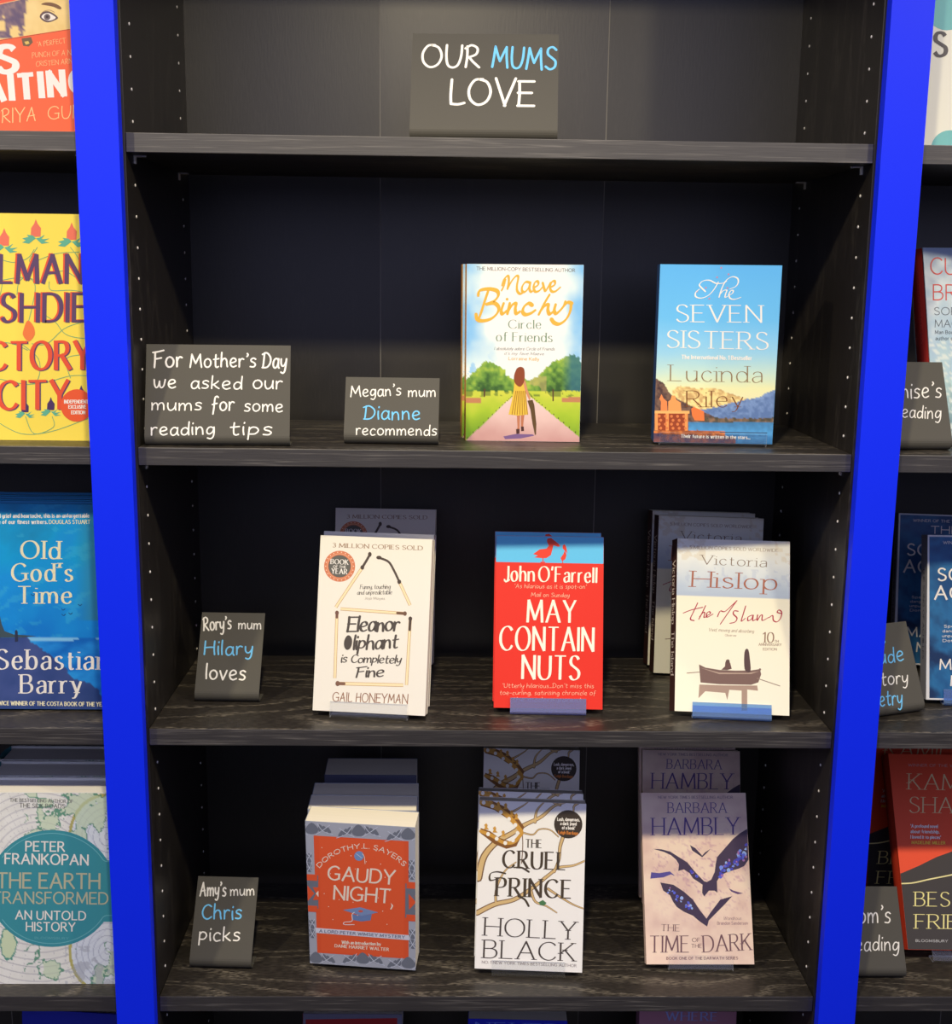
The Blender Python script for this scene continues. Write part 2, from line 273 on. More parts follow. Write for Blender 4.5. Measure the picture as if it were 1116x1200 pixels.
def layout(text, sty, jit=0, rnd=None):
    tab, wt, con, ser, sl, nib, cap, sp = STY[sty]; x = 0; out = []
    for ch in text:
        if ch == ' ': x += .38; continue
        adv, st = parse(ch, tab, id(tab))
        jy = (rnd.uniform(-jit, jit) if jit else 0); js = 1 + (rnd.uniform(-jit, jit) if jit else 0)
        for mode, P in st:
            out.append((mode, [(x + px * js + sl * py, py * js + jy) for px, py in P]))
        x += adv * js + sp
    return out, max(x - sp, .01)

class Art:
    """flat printing on a face.  Coordinates are drafting units of `frame`; quad = TL,TR,BR,BL of the face in those units"""
    def __init__(s, w, h, quad, frame=(0, 0, 1), tf=None):
        ox, oy, k = frame; s.k = k
        Q = [((x - ox) * k, (y - oy) * k) for x, y in quad]
        D = [(-w / 2, h), (w / 2, h), (w / 2, 0), (-w / 2, 0)]
        A = []; B = []
        for (x, y), (u, v) in zip(Q, D):
            A.append([x, y, 1, 0, 0, 0, -u * x, -u * y]); B.append(u); A.append([0, 0, 0, x, y, 1, -v * x, -v * y]); B.append(v)
        a = np.linalg.solve(np.array(A, float), np.array(B, float)); s.H = np.append(a, 1).reshape(3, 3)
        s.Hi = np.linalg.inv(s.H); s.w = w; s.h = h; s.Q = Q
        s.tf = tf or (lambda u, v, o: (u, -o, v)); s.parts = {}; s.order = []
    def uv(s, x, y):
        p = s.H @ np.array([x, y, 1.]); return p[:2] / p[2]
    def geo(s, name):
        if name not in s.parts: s.parts[name] = Geo(); s.order.append(name)
        return s.parts[name]
    def clip(s, poly):
        # keep printing inside the face (Sutherland-Hodgman)
        e = s.w / 2 - .0002; B = [(0, -e, 1), (0, e, -1), (1, .0002, 1), (1, s.h - .0002, -1)]
        for ax, lim, sg in B:
            out = []; n = len(poly)
            for i in range(n):
                a, b = poly[i], poly[(i + 1) % n]; ia = (a[ax] - lim) * sg >= 0; ib = (b[ax] - lim) * sg >= 0
                if ia: out.append(a)
                if ia != ib:
                    t = (lim - a[ax]) / (b[ax] - a[ax]); out.append(a + (b - a) * t)
            poly = out
            if len(poly) < 3: return None
        return poly
    def put(s, name, polys, m, lv):
        g = s.geo(name); off = lv * 5e-5
        for k_, p in enumerate(polys, len(g.F)):
            if any(abs(q[0]) > s.w / 2 - .0002 or q[1] < .0002 or q[1] > s.h - .0002 for q in p):
                p = s.clip([np.array(q) for q in p])
                if p is None: continue
            g.face([s.tf(q[0], q[1], off + (k_ % 13) * 3e-6) for q in p], m)
    def poly(s, name, pts, c, lv=2, smooth=False):
        P = catmull(pts, True, 3)[:-1] if smooth else pts
        s.put(name, [[s.uv(*p) for p in P]], c if not isinstance(c, tuple) else mat(c), lv)
    def disc(s, name, x, y, r, c, lv=2, ry=None, n=28):
        s.poly(name, [(x + r * math.cos(a * 2 * math.pi / n), y + (ry or r) * math.sin(a * 2 * math.pi / n)) for a in range(n)], c, lv)
    def line(s, name, pts, wpx, c, lv=3, smooth=True, taper=0, cap=True, closed=False):
        P = catmull(pts, closed, 5) if smooth else pts
        sc = np.hypot(*(s.uv(pts[0][0] + 1, pts[0][1]) - s.uv(*pts[0])))
        P = [s.uv(*p) for p in P]; w = wpx * sc
        q = ribbon2d(P, lambda t, f: w * (1 - taper * f) if taper >= 0 else w * (1 + taper * abs(2 * f - 1)), cap, closed)
        s.put(name, q, c if not isinstance(c, tuple) else mat(c), lv)
    def nibline(s, name, pts, wpx, c, lv=4, con=.35, nib=.6, smooth=True):
        P = catmull(pts, False, 6) if smooth else pts
        sc = np.hypot(*(s.uv(pts[0][0] + 1, pts[0][1]) - s.uv(*pts[0]))); w = wpx * sc
        P = [s.uv(*p) for p in P]; cn, sn = math.cos(nib), math.sin(nib)
        s.put(name, ribbon2d(P, lambda t, f: w * (con + (1 - con) * abs(t[0] * sn - t[1] * cn) ** 1.5), True), c if not isinstance(c, tuple) else mat(c), lv)
    def text(s, name, txt, x0, y0, x1, y1, cap, sty, c, lv=4, wt=1., jit=0, seed=1, arc=None):
        tab, weight, con, ser, sl, nib, caps, sp = STY[sty]
        rnd = random.Random(seed); st, W = layout(txt, sty, jit, rnd)
        m = c if not isinstance(c, tuple) else mat(c)
        dx, dy = x1 - x0, y1 - y0; L = math.hypot(dx, dy); ux, uy = dx / L, dy / L; sx = L / W
        if arc:   # arc=(cx,cy,r,a0,a1): baseline on a circle, degrees clockwise from the top
            cx, cy, r, a0, a1 = arc
            def T(gx, gy):
                a = math.radians(a0 + (a1 - a0) * gx / W); rr = r + gy * cap
                return s.uv(cx + rr * math.sin(a), cy - rr * math.cos(a))
        else:
            def T(gx, gy): return s.uv(x0 + ux * gx * sx + uy * gy * cap, y0 + uy * gx * sx - ux * gy * cap)
        a, b = T(0, 0), T(0, 1); H = np.hypot(*(b - a)); w = weight * H * wt; cn, sn = math.cos(nib), math.sin(nib)
        small = H < .0045
        if small: con = max(con, .62); w *= 1.12
        wf = lambda t, f: w * (con + (1 - con) * abs(t[0] * sn - t[1] * cn) ** 1.6)
        polys = []
        for mode, P in st:
            if mode == 'l':
                Q = [T(*p) for p in P]
                for i in range(len(Q) - 1):
                    t = Q[i + 1] - Q[i]; l = np.hypot(*t); t = t / max(l, 1e-9); ww = wf(t, 0); ex = min(ww, w * con * 1.2) / 2
                    e0 = ex if (i > 0 or caps or not ser) else ex * .2; e1 = ex if (i < len(Q) - 2 or caps or not ser) else ex * .2
                    polys += ribbon2d([Q[i] - t * e0 * (.9), Q[i + 1] + t * e1 * .9], lambda *_: ww, bool(caps))
                if ser and not small:
                    for k, nb in ((0, 1), (-1, -2)):
                        d = np.array(P[k]) - np.array(P[nb])
                        if abs(d[1]) > abs(d[0]) * .9 and abs(d[1]) > .2:
                            hw = ser / 2 + .02; th = w * con * .8
                            x_, y_ = P[k]
                            lo = x_ - hw; hi = x_ + hw
                            if .6 < y_ < .68: hi = x_
                            polys += ribbon2d([T(lo, y_), T(hi, y_)], lambda *_: th)
            else:
                n = 2 if small else 5
                Q = catmull(P, mode == 'o', n); Q = [T(*q) for q in Q]
                polys += ribbon2d(Q, wf, bool(caps), mode == 'o')
        s.put(name, polys, m, lv)
    def paint(s, name, nx, ny, fn, rough=.42, lv=1):
        """picture printed on the face: colour per vertex, fn(X,Y)->(n,3) sRGB 0-255 in drafting units"""
        u = np.linspace(-s.w / 2 + .0001, s.w / 2 - .0001, nx); v = np.linspace(s.h - .0001, .0001, ny)
        U, V = np.meshgrid(u, v); P = np.stack([U.ravel(), V.ravel(), np.ones(U.size)]); X = s.Hi @ P; X = X[:2] / X[2]
        rgb = np.clip(fn(X[0], X[1]), 0, 255) / 255.
        l = np.where(rgb <= .04045, rgb / 12.92, ((rgb + .055) / 1.055) ** 2.4) / np.array([.95, .89, .78]); l = np.clip(l, .003, .92)
        co = [s.tf(a, b, lv * 5e-5) for a, b in zip(U.ravel(), V.ravel())]
        F = [(j * nx + i, (j + 1) * nx + i, (j + 1) * nx + i + 1, j * nx + i + 1) for j in range(ny - 1) for i in range(nx - 1)]
        me = mesh(name, co, F, vcol_mat(rough))
        at = me.color_attributes.new('ink', 'FLOAT_COLOR', 'POINT')
        at.data.foreach_set('color', np.concatenate([l, np.ones((len(l), 1))], 1).astype(np.float32).ravel())
        s.pics = getattr(s, 'pics', []) + [(name, me)]
    def finish(s, parent):
        for n, me in getattr(s, 'pics', []): link(n, me, parent)
        for n in s.order:
            g = s.parts[n]
            if not g.F: continue
            n = n.split('#')[0]; o = link(n, mesh(n, g.V, g.F, g.mats, g.M), parent)

def vnoise(X, Y, sc, seed=0, oct=3):
    out = 0; amp = 1; tot = 0
    for o in range(oct):
        r = np.random.RandomState(seed + o); G = r.rand(64, 64); x = X / sc * 2 ** o; y = Y / sc * 2 ** o
        xi = np.floor(x).astype(int); yi = np.floor(y).astype(int); fx = x - xi; fy = y - yi; fx = fx * fx * (3 - 2 * fx); fy = fy * fy * (3 - 2 * fy)
        g = lambda a, b: G[b % 64, a % 64]
        out = out + amp * ((g(xi, yi) * (1 - fx) + g(xi + 1, yi) * fx) * (1 - fy) + (g(xi, yi + 1) * (1 - fx) + g(xi + 1, yi + 1) * fx) * fy); tot += amp; amp *= .5
    return out / tot
def ramp(t, stops):
    xs = [a for a, _ in stops]; return np.stack([np.interp(t, xs, [c[k] for _, c in stops]) for k in range(3)], -1)
def blend(a, b, m): m = np.clip(m, 0, 1)[..., None]; return a * (1 - m) + np.array(b, float) * m

# ---------------------------------------------------------------- structure
W = .76525; PITCH = .8135; DEPTH = .27; BACK = .30; TH = .0193
ZS = [.9616, .6416, .3216, 0.0, -.3153, -.6430, -.963]
ZS1, ZS2, ZS3, ZS4, ZS5 = .3216, 0.0, -.3153, -.6430, -.963
ZF = -1.36; ZT = 1.28
fl = box('floor', -6, 7, -9, .6, ZF - .05, ZF, M_CARPET); tag(fl, kind='structure')
pw = box('unseen_light_blocker', -6, 7, -3.6, -3.2, ZF, .24, M_CARPET, None, .004); tag(pw, kind='structure')   # added unseen dark block: cuts low world light, darkens reflections in the lower bays

def disc_stack(g, cx, cy, cz, sgn, m, r=.0017, d=.0007):
    n = 8; a = [(cx, cy + r * math.cos(k * math.pi / 4), cz + r * math.sin(k * math.pi / 4)) for k in range(n)]
    b = [(cx + sgn * d, cy + .75 * r * math.cos(k * math.pi / 4), cz + .75 * r * math.sin(k * math.pi / 4)) for k in range(n)]
    g.face(b, m)
    for k in range(n): g.face([a[k], a[(k + 1) % n], b[(k + 1) % n], b[k]], m)
def bookcase(x0, label):
    root = empty('bookcase', Matrix.Translation((x0, 0, ZF))); tag(root, label, 'bookcase', 'three black oak bookcases side by side')
    o = ZF
    for xa, xb in ((-.0235, 0), (W, W + .0235)):
        box('side_panel', xa, xb, 0, BACK + .012, .0, ZT - o, W_SIDE, root, .0006)
    for xa, xb, m in ((0, .2405, W_BACK2), (.2415, .5245, W_BACK), (.5255, W, W_BACK2)):
        box('back_board', xa, xb, BACK, BACK + .010, .0, ZT - o, m, root)
    g = Geo()
    for xa in (.241, .525): g.face([(xa - .0006, BACK - .0001, 0), (xa + .0006, BACK - .0001, 0), (xa + .0006, BACK - .0001, ZT - o), (xa - .0006, BACK - .0001, ZT - o)], M_SEAM)
    link('seam_strip', mesh('seam_strip', g.V, g.F, g.mats, g.M), root)
    for z in ZS:
        box('shelf', .0004, W - .0004, .0, DEPTH, z - TH - o, z - o, None, root, .0007, [W_SHELF, W_EDGE], [0, 0, 1, 0, 0, 0])
        for sx, xx in ((1, 0), (-1, W)):
            for yy in (.033, .2426):
                g = Geo(); z1 = z - TH - o
                for bx in ((xx, xx + sx * .012, yy - .0025, yy + .0025, z1 - .0016, z1 - .0002), (xx + sx * .0002, xx + sx * .0016, yy - .003, yy + .003, z1 - .0085, z1 - .0002)):
                    V, F = boxVF(min(bx[0], bx[1]), max(bx[0], bx[1]), *bx[2:])
                    for f in F: g.face([V[i] for i in f], M_PIN)
                link('shelf_support', mesh('shelf_support', g.V, g.F, g.mats, g.M), root)
    box('plinth', 0, W, .03, .05, 0, .06, W_SIDE, root); box('bottom_board', 0, W, 0, BACK, .06, .079, None, root, .0005, [W_SHELF, W_EDGE], [0, 0, 1, 0, 0, 0])
    box('top_board', 0, W, 0, BACK, ZT - o - .02, ZT - o, None, root, .0005, [W_SHELF, W_EDGE], [0, 0, 1, 0, 0, 0])
    for sx, xx in ((1, 0), (-1, W)):
        g = Geo()
        for yy in (.033, .2626):
            for k in range(-22, 52):
                z = .432 - .032 * k
                if any(s - TH - .012 < z < s + .002 for s in ZS): continue
                disc_stack(g, xx, yy, z - o, sx, M_PIN)
        p = link('pin_holes', mesh('pin_holes', g.V, g.F, g.mats, g.M), root); p['kind'] = 'stuff'
    return root
bookcase(0, 'black oak bookcase in the middle, between the two blue trim boards')
bookcase(-PITCH, 'black oak bookcase cut off at the left edge, left of the blue trim')
bookcase(PITCH, 'black oak bookcase cut off at the right edge, right of the blue trim')
for x, lab in ((-.0459, 'glossy blue upright board at the left of the middle bookcase'), (W + .0024, 'glossy blue upright board at the right of the middle bookcase'),
               ):
    o = box('trim_board', x, x + .0435, -.0150, -.0005, ZF + .001, ZT, M_BLUE, None, .0008); tag(o, lab, 'trim board', 'blue upright boards covering the bookcase joints')

# ---------------------------------------------------------------- builders
def book(name, label, w, h, t, P, cov, spine, hard=False, pages=None, group=None, art=None, skew=0):
    r = empty(name, pose(*P)); tag(r, label, 'book', group); pages = pages or PAGES; g = Geo()
    cm = mat(cov) if isinstance(cov, tuple) else cov; sm = mat(spine) if isinstance(spine, tuple) else spine
    def bx(a, m, g_=None):
        V, F = boxVF(*a)
        V = [(x - skew * y, y, z) for x, y, z in V]
        for f in F: (g_ or g).face([V[i] for i in f], m)
    if hard:
        b = .0026
        bx((-w / 2, w / 2, 0, b, 0, h), cm); bx((-w / 2, w / 2, t - b, t, 0, h), cm)
        n = 8; z0, z1 = 0, h   # rounded back
        arc = [(-w / 2 - .004 * math.sin(math.pi * k / n), b * .5 + (t - b) * k / n) for k in range(n + 1)]
        for k in range(n): g.face([(*arc[k], z0), (*arc[k + 1], z0), (*arc[k + 1], z1), (*arc[k], z1)], sm)
        link('cover', mesh('cover', g.V, g.F, g.mats, g.M), r)
        box('page_block', -w / 2 + .002, w / 2 - .003, b, t - b, .003, h - .003, pages, r)
    else:
        c = .0005
        bx((-w / 2 + .0006, w / 2, 0, c, 0, h), cm); bx((-w / 2 + .0006, w / 2, t - c, t, 0, h), cm)
        bx((-w / 2, -w / 2 + .0006, .0003, t - .0003, 0, h), sm)
        link('cover', mesh('cover', g.V, g.F, g.mats, g.M), r)
        V, F = boxVF(-w / 2 + .0006, w / 2 - .0004, c, t - c, .0003, h - .0004)
        link('page_block', mesh('page_block', [(x - skew * y, y, z) for x, y, z in V], F, pages), r)
    if art: art.finish(r)
    return r
def another(b, label, P):
    c = copy_tree(b); c.matrix_world = pose(*P); c['label'] = label; return c
def spine_text(r, name, txt, w, t, h, z0, z1, cap, sty, c, skew=0):
    """lettering down the spine, head to the top"""
    A = Art(h, t, [(0, 0), (h * 1000, 0), (h * 1000, t * 1000), (0, t * 1000)], (0, 0, 1), tf=lambda u, v, o: (-w / 2 - o - .0001 - skew * (t - v), t - v, h / 2 - u))
    m = t * 500; A.text(name, txt, z0, m + cap / 2, z1, m + cap / 2, cap, sty, c); A.finish(r)

def sign(label, w, h, P, quad, frame, draw, base=.020):
    x, y, z, yaw, th, _ = P
    r = empty('chalkboard_sign', pose(x, y, z + .0003, yaw, 0, 0)); tag(r, label, 'sign', None)
    T = .0016; rad = .009; phi = math.pi / 2 - th; tl = rad / math.tan(phi / 2)
    d1 = np.array([math.sin(th), math.cos(th)]); d2 = np.array([1., 0]); n1 = np.array([math.cos(th), -math.sin(th)])  # n1 points back
    c = d1 * tl + n1 * rad
    path = [d1 * h, d1 * (h * .5), d1 * tl]; a0 = math.atan2(*(d1 * tl - c)[::-1]); a1 = math.atan2(*(d2 * tl - c)[::-1])
    if a0 < 0: a0 += 2 * math.pi
    if a1 < 0: a1 += 2 * math.pi
    for k in range(1, 9): a = a0 + (a1 - a0) * k / 8; path.append(c + rad * np.array([math.cos(a), math.sin(a)]))
    path.append(d2 * (tl + base))
    inner = []
    for i, p in enumerate(path):
        a = path[max(0, i - 1)]; b = path[min(len(path) - 1, i + 1)]; t_ = (b - a) / np.hypot(*(b - a)); inner.append(p + T * np.array([-t_[1], t_[0]]))
    V = []; F = []; n = len(path)
    for sx in (-w / 2, w / 2):
        for p in path: V.append((sx, p[0], p[1]))
        for p in inner: V.append((sx, p[0], p[1]))
    N = 2 * n
    for i in range(n - 1):
        F += [(i, i + 1, N + i + 1, N + i), (n + i + 1, n + i, N + n + i, N + n + i + 1), (i + 1, i, n + i, n + i + 1), (N + i, N + i + 1, N + n + i + 1, N + n + i)]
    F += [(0, N, N + n, n), (n - 1, 2 * n - 1, N + 2 * n - 1, N + n - 1)]
    link('folded_board', mesh('folded_board', V, F, M_CARD), r)
    A = Art(w, h, quad, frame, tf=lambda u, v, o: (u, v * math.sin(th) - o * math.cos(th), v * math.cos(th) + o * math.sin(th)))
    draw(A); A.finish(r); return r

def stand(label, P, m, w=.09, depth=.06, lip=.019, sup=.12, supw=.05, tilt=None, gap=.0012):
    """bent acrylic easel: front lip, flat foot, leaning back rest"""
    x, y, z, yaw, th, _ = P; r = empty('book_stand', pose(x, y, z, yaw, 0, 0)); tag(r, label, 'book stand', 'clear bent plastic book stands')
    T = .0018; th2 = th if tilt is None else tilt
    def strip(name, path, w, m):
        V = []; F = []; n = len(path); path = [np.array(p, float) for p in path]; inn = []
        for i, p in enumerate(path):
            a = path[max(0, i - 1)]; b = path[min(n - 1, i + 1)]; t_ = (b - a) / np.hypot(*(b - a)); inn.append(p + T * np.array([-t_[1], t_[0]]))
        for sx in (-w / 2, w / 2):
            V += [(sx, *p) for p in path] + [(sx, *p) for p in inn]
        N = 2 * n
        for i in range(n - 1):
            F += [(i, i + 1, N + i + 1, N + i), (n + i + 1, n + i, N + n + i, N + n + i + 1), (i + 1, i, n + i, n + i + 1), (N + i, N + i + 1, N + n + i + 1, N + n + i)]
        F += [(0, N, N + n, n), (n - 1, 2 * n - 1, N + 2 * n - 1, N + n - 1)]
        mi = []
        for i in range(n - 1): mi += [0, 0, 1, 1]
        o = link(name, mesh(name, V, F, [m, EDGE], mi + [1, 1]), r); return o
    f = -T - gap - .001; rr = .004
    s, c = math.sin(th), math.cos(th)
    arc = [(f + rr - rr * math.cos(a), rr - rr * math.sin(a)) for a in (0, .5, 1.05, 1.57)]
    strip('front_lip', [(f + s * lip, lip * c + .001)] + arc + [(.012, 0)], w, m)
    strip('foot', [(.012, 0), (depth, 0)], w * .8, m)
    s2, c2 = math.sin(th2), math.cos(th2)
    strip('back_rest', [(depth - .003, 0), (depth + .004, .003), (depth + .004 + s2 * sup, .003 + c2 * sup)], supw, m)
    return r
# ---------------------------------------------------------------- printed artwork
I = lambda *a: [tuple(a[i:i + 2]) for i in range(0, len(a), 2)]
WHITE = (246, 242, 225); WC = mat((.88, .86, .82), .5, 'white_ink', 0, .3, True)

def art_circle():
    A = Art(.129, .1965, I(546.5, 311, 684.6, 311.4, 678.6, 519, 546, 517), (530, 290, 5.0))
    def f(X, Y):
        n = vnoise(X, Y, 120, 3); n2 = vnoise(X, Y, 26, 9); n3 = vnoise(X, Y, 60, 21)
        e = np.abs(X - 430) / 340 + (n - .5) * .6
        c = ramp(e, [(0, (250, 246, 222)), (.55, (244, 243, 228)), (.8, (190, 215, 232)), (1.05, (130, 185, 225))])
        c = blend(c, (225, 235, 238), (Y - 600) / 120 * (n3 > .4))
        top = 745 + 35 * np.sin(X / 60.) - 60 * np.exp(-((X - 185) / 75) ** 2) - 55 * np.exp(-((X - 590) / 70) ** 2) - 90 * np.exp(-((X - 725) / 60) ** 2) + 55 * np.exp(-((X - 350) / 60) ** 2) + (n2 - .5) * 50
        g = ramp(n2 * .7 + (Y - top) / 500, [(.2, (170, 190, 70)), (.45, (110, 150, 60)), (.7, (60, 95, 45)), (1, (45, 70, 40))])
        g = blend(g, (60, 110, 120), np.clip((X - 640) / 60, 0, 1) * .8); g = blend(g, (205, 170, 110), ((np.abs(X - 500) < 50) & (n3 > .5)) * .5)
        c = np.where(((Y > top) & (Y < 872))[..., None], g, c)
        lw = ramp((Y - 850) / 290 + (n - .5) * .5, [(0, (205, 205, 70)), (.4, (165, 190, 50)), (1, (110, 150, 40))])
        lw = blend(lw, (90, 110, 45), ((Y < 880) & (n2 > .55)) * .6); lw = blend(lw, (190, 110, 90), ((np.abs(Y - 900 - (X < 300) * 5) < 14) & ((X > 640) | (X < 170))) * .8)
        c = np.where((Y >= 850 + (n2 - .5) * 14)[..., None], lw, c)
        t = (Y - 862) / 270.; pl = 372 - t * 285; pr = 432 + t * 330
        pa = ramp((Y - 860) / 280 + (n - .5) * .3, [(0, (235, 205, 190)), (.5, (222, 185, 170)), (1, (195, 145, 135))])
        return np.where(((Y > 862) & (X > pl) & (X < pr))[..., None], pa, c)
    A.paint('cover_picture', 110, 165, f)
    for k in range(15):
        t = (k + 1) / 15.; y = 880 + t * t * 245; A.poly('path_edging', I(368 - (y - 862) * 1.06, y - 8 * t - 3, 372 - (y - 862) * 1.06, y - 8 * t - 3, 372 - (y - 862) * 1.06, y, 368 - (y - 862) * 1.06, y), (70, 55, 40), 2)
        A.poly('path_edging', I(436 + (y - 862) * 1.22, y - 8 * t - 3, 441 + (y - 862) * 1.22, y - 8 * t - 3, 441 + (y - 862) * 1.22, y, 436 + (y - 862) * 1.22, y), (70, 55, 40), 2)
    A.line('tree_trunks', I(190, 840, 188, 880), 9, (90, 60, 40), 2); A.line('tree_trunks', I(590, 840, 590, 905), 8, (90, 60, 40), 2)
    w = 'walking_woman'
    A.poly(w, I(300, 1112, 370, 1098, 470, 1100, 480, 1108, 400, 1124, 310, 1128), (120, 90, 130), 2)
    A.poly(w, I(378, 985, 398, 985, 394, 1070, 392, 1095, 376, 1097, 374, 1085, 382, 1060), (190, 120, 85), 3); A.poly(w, I(402, 985, 422, 985, 415, 1050, 416, 1078, 404, 1080, 402, 1050), (185, 115, 80), 3)
    A.poly(w, I(374, 1070, 394, 1068, 394, 1096, 376, 1098), (75, 45, 40), 4); A.poly(w, I(402, 1055, 418, 1055, 420, 1080, 404, 1082), (75, 45, 40), 4)
    A.poly(w, I(364, 790, 382, 770, 410, 775, 428, 800, 430, 850, 444, 985, 385, 992, 330, 985, 350, 900, 358, 850), (225, 185, 65), 4)
    for k in range(7): A.line(w, I(372 + k * 9, 850, 350 + k * 15, 985), 4, (160, 105, 30), 5)
    A.poly(w, I(412, 780, 428, 790, 440, 840, 458, 890, 452, 905, 440, 880, 424, 840), (205, 140, 100), 5)
    A.poly(w, I(380, 716, 400, 708, 420, 720, 424, 760, 418, 800, 395, 825, 365, 800, 362, 760, 372, 730), (140, 70, 40), 6, True)
    A.poly(w, I(440, 905, 470, 900, 480, 930, 492, 1040, 490, 1100, 484, 1104, 470, 1040, 458, 960), (95, 70, 40), 5)
    A.text('strapline_lettering', 'THE MILLION-COPY BESTSELLING AUTHOR', 140, 141, 720, 149, 19, 'sans', (120, 115, 110))
    G = (232, 172, 62); a = 'author_lettering'; L = lambda *p: A.nibline(a, I(*p), 17, G, 5, .45, .9)
    for p in ((310, 195, 300, 235, 287, 262), (290, 232, 302, 195, 325, 174, 330, 205, 322, 252), (322, 252, 345, 208, 372, 176, 386, 182, 378, 230, 380, 264, 398, 280, 420, 268),
              (455, 214, 430, 210, 410, 235, 408, 262, 425, 268, 446, 245, 457, 214, 452, 250, 462, 268, 478, 255), (478, 244, 503, 226, 500, 206, 484, 212, 476, 240, 485, 266, 508, 262, 530, 238),
              (530, 215, 540, 252, 548, 262, 562, 238, 576, 212), (572, 242, 600, 226, 600, 204, 583, 210, 573, 240, 582, 264, 605, 264, 634, 240)): L(*p)
    L = lambda *p: A.nibline(a, I(*p), 25, G, 5, .45, .9)
    for p in ((208, 266, 190, 320, 168, 390, 152, 432), (150, 292, 160, 262, 210, 252, 258, 262, 268, 290, 245, 322, 200, 342), (200, 342, 245, 336, 270, 360, 262, 395, 225, 428, 175, 440, 145, 430, 138, 402),
              (300, 336, 286, 380, 294, 398, 318, 380), (336, 336, 328, 370, 322, 398), (326, 384, 350, 346, 372, 338, 368, 370, 374, 396, 396, 384), (466, 346, 446, 336, 420, 356, 412, 385, 428, 402, 460, 394, 486, 376),
              (570, 284, 540, 335, 506, 402), (512, 388, 540, 352, 562, 344, 560, 375, 570, 398, 592, 384), (606, 342, 598, 378, 612, 394, 650, 356, 664, 324), (698, 332, 692, 380, 668, 428, 630, 456, 598, 450, 582, 430), (650, 356, 676, 330, 700, 334)): L(*p)
    A.disc(a, 320, 312, 8, G, 5)
    T = (112, 140, 110)
    A.text('title_lettering', 'Circle', 330, 484, 518, 484, 50, 'didot', T); A.text('title_lettering', 'of Friends', 258, 558, 584, 562, 52, 'didot', T)
    A.text('quote_lettering', 'I absolutely adore Circle of Friends', 246, 610, 598, 612, 17, 'italic', (110, 120, 110)); A.text('quote_lettering', "it's my fave Maeve", 305, 638, 535, 640, 16, 'italic', (110, 120, 110)); A.text('quote_lettering', 'Lorraine Kelly', 330, 668, 508, 672, 17, 'tiny', (220, 170, 90))
    return A

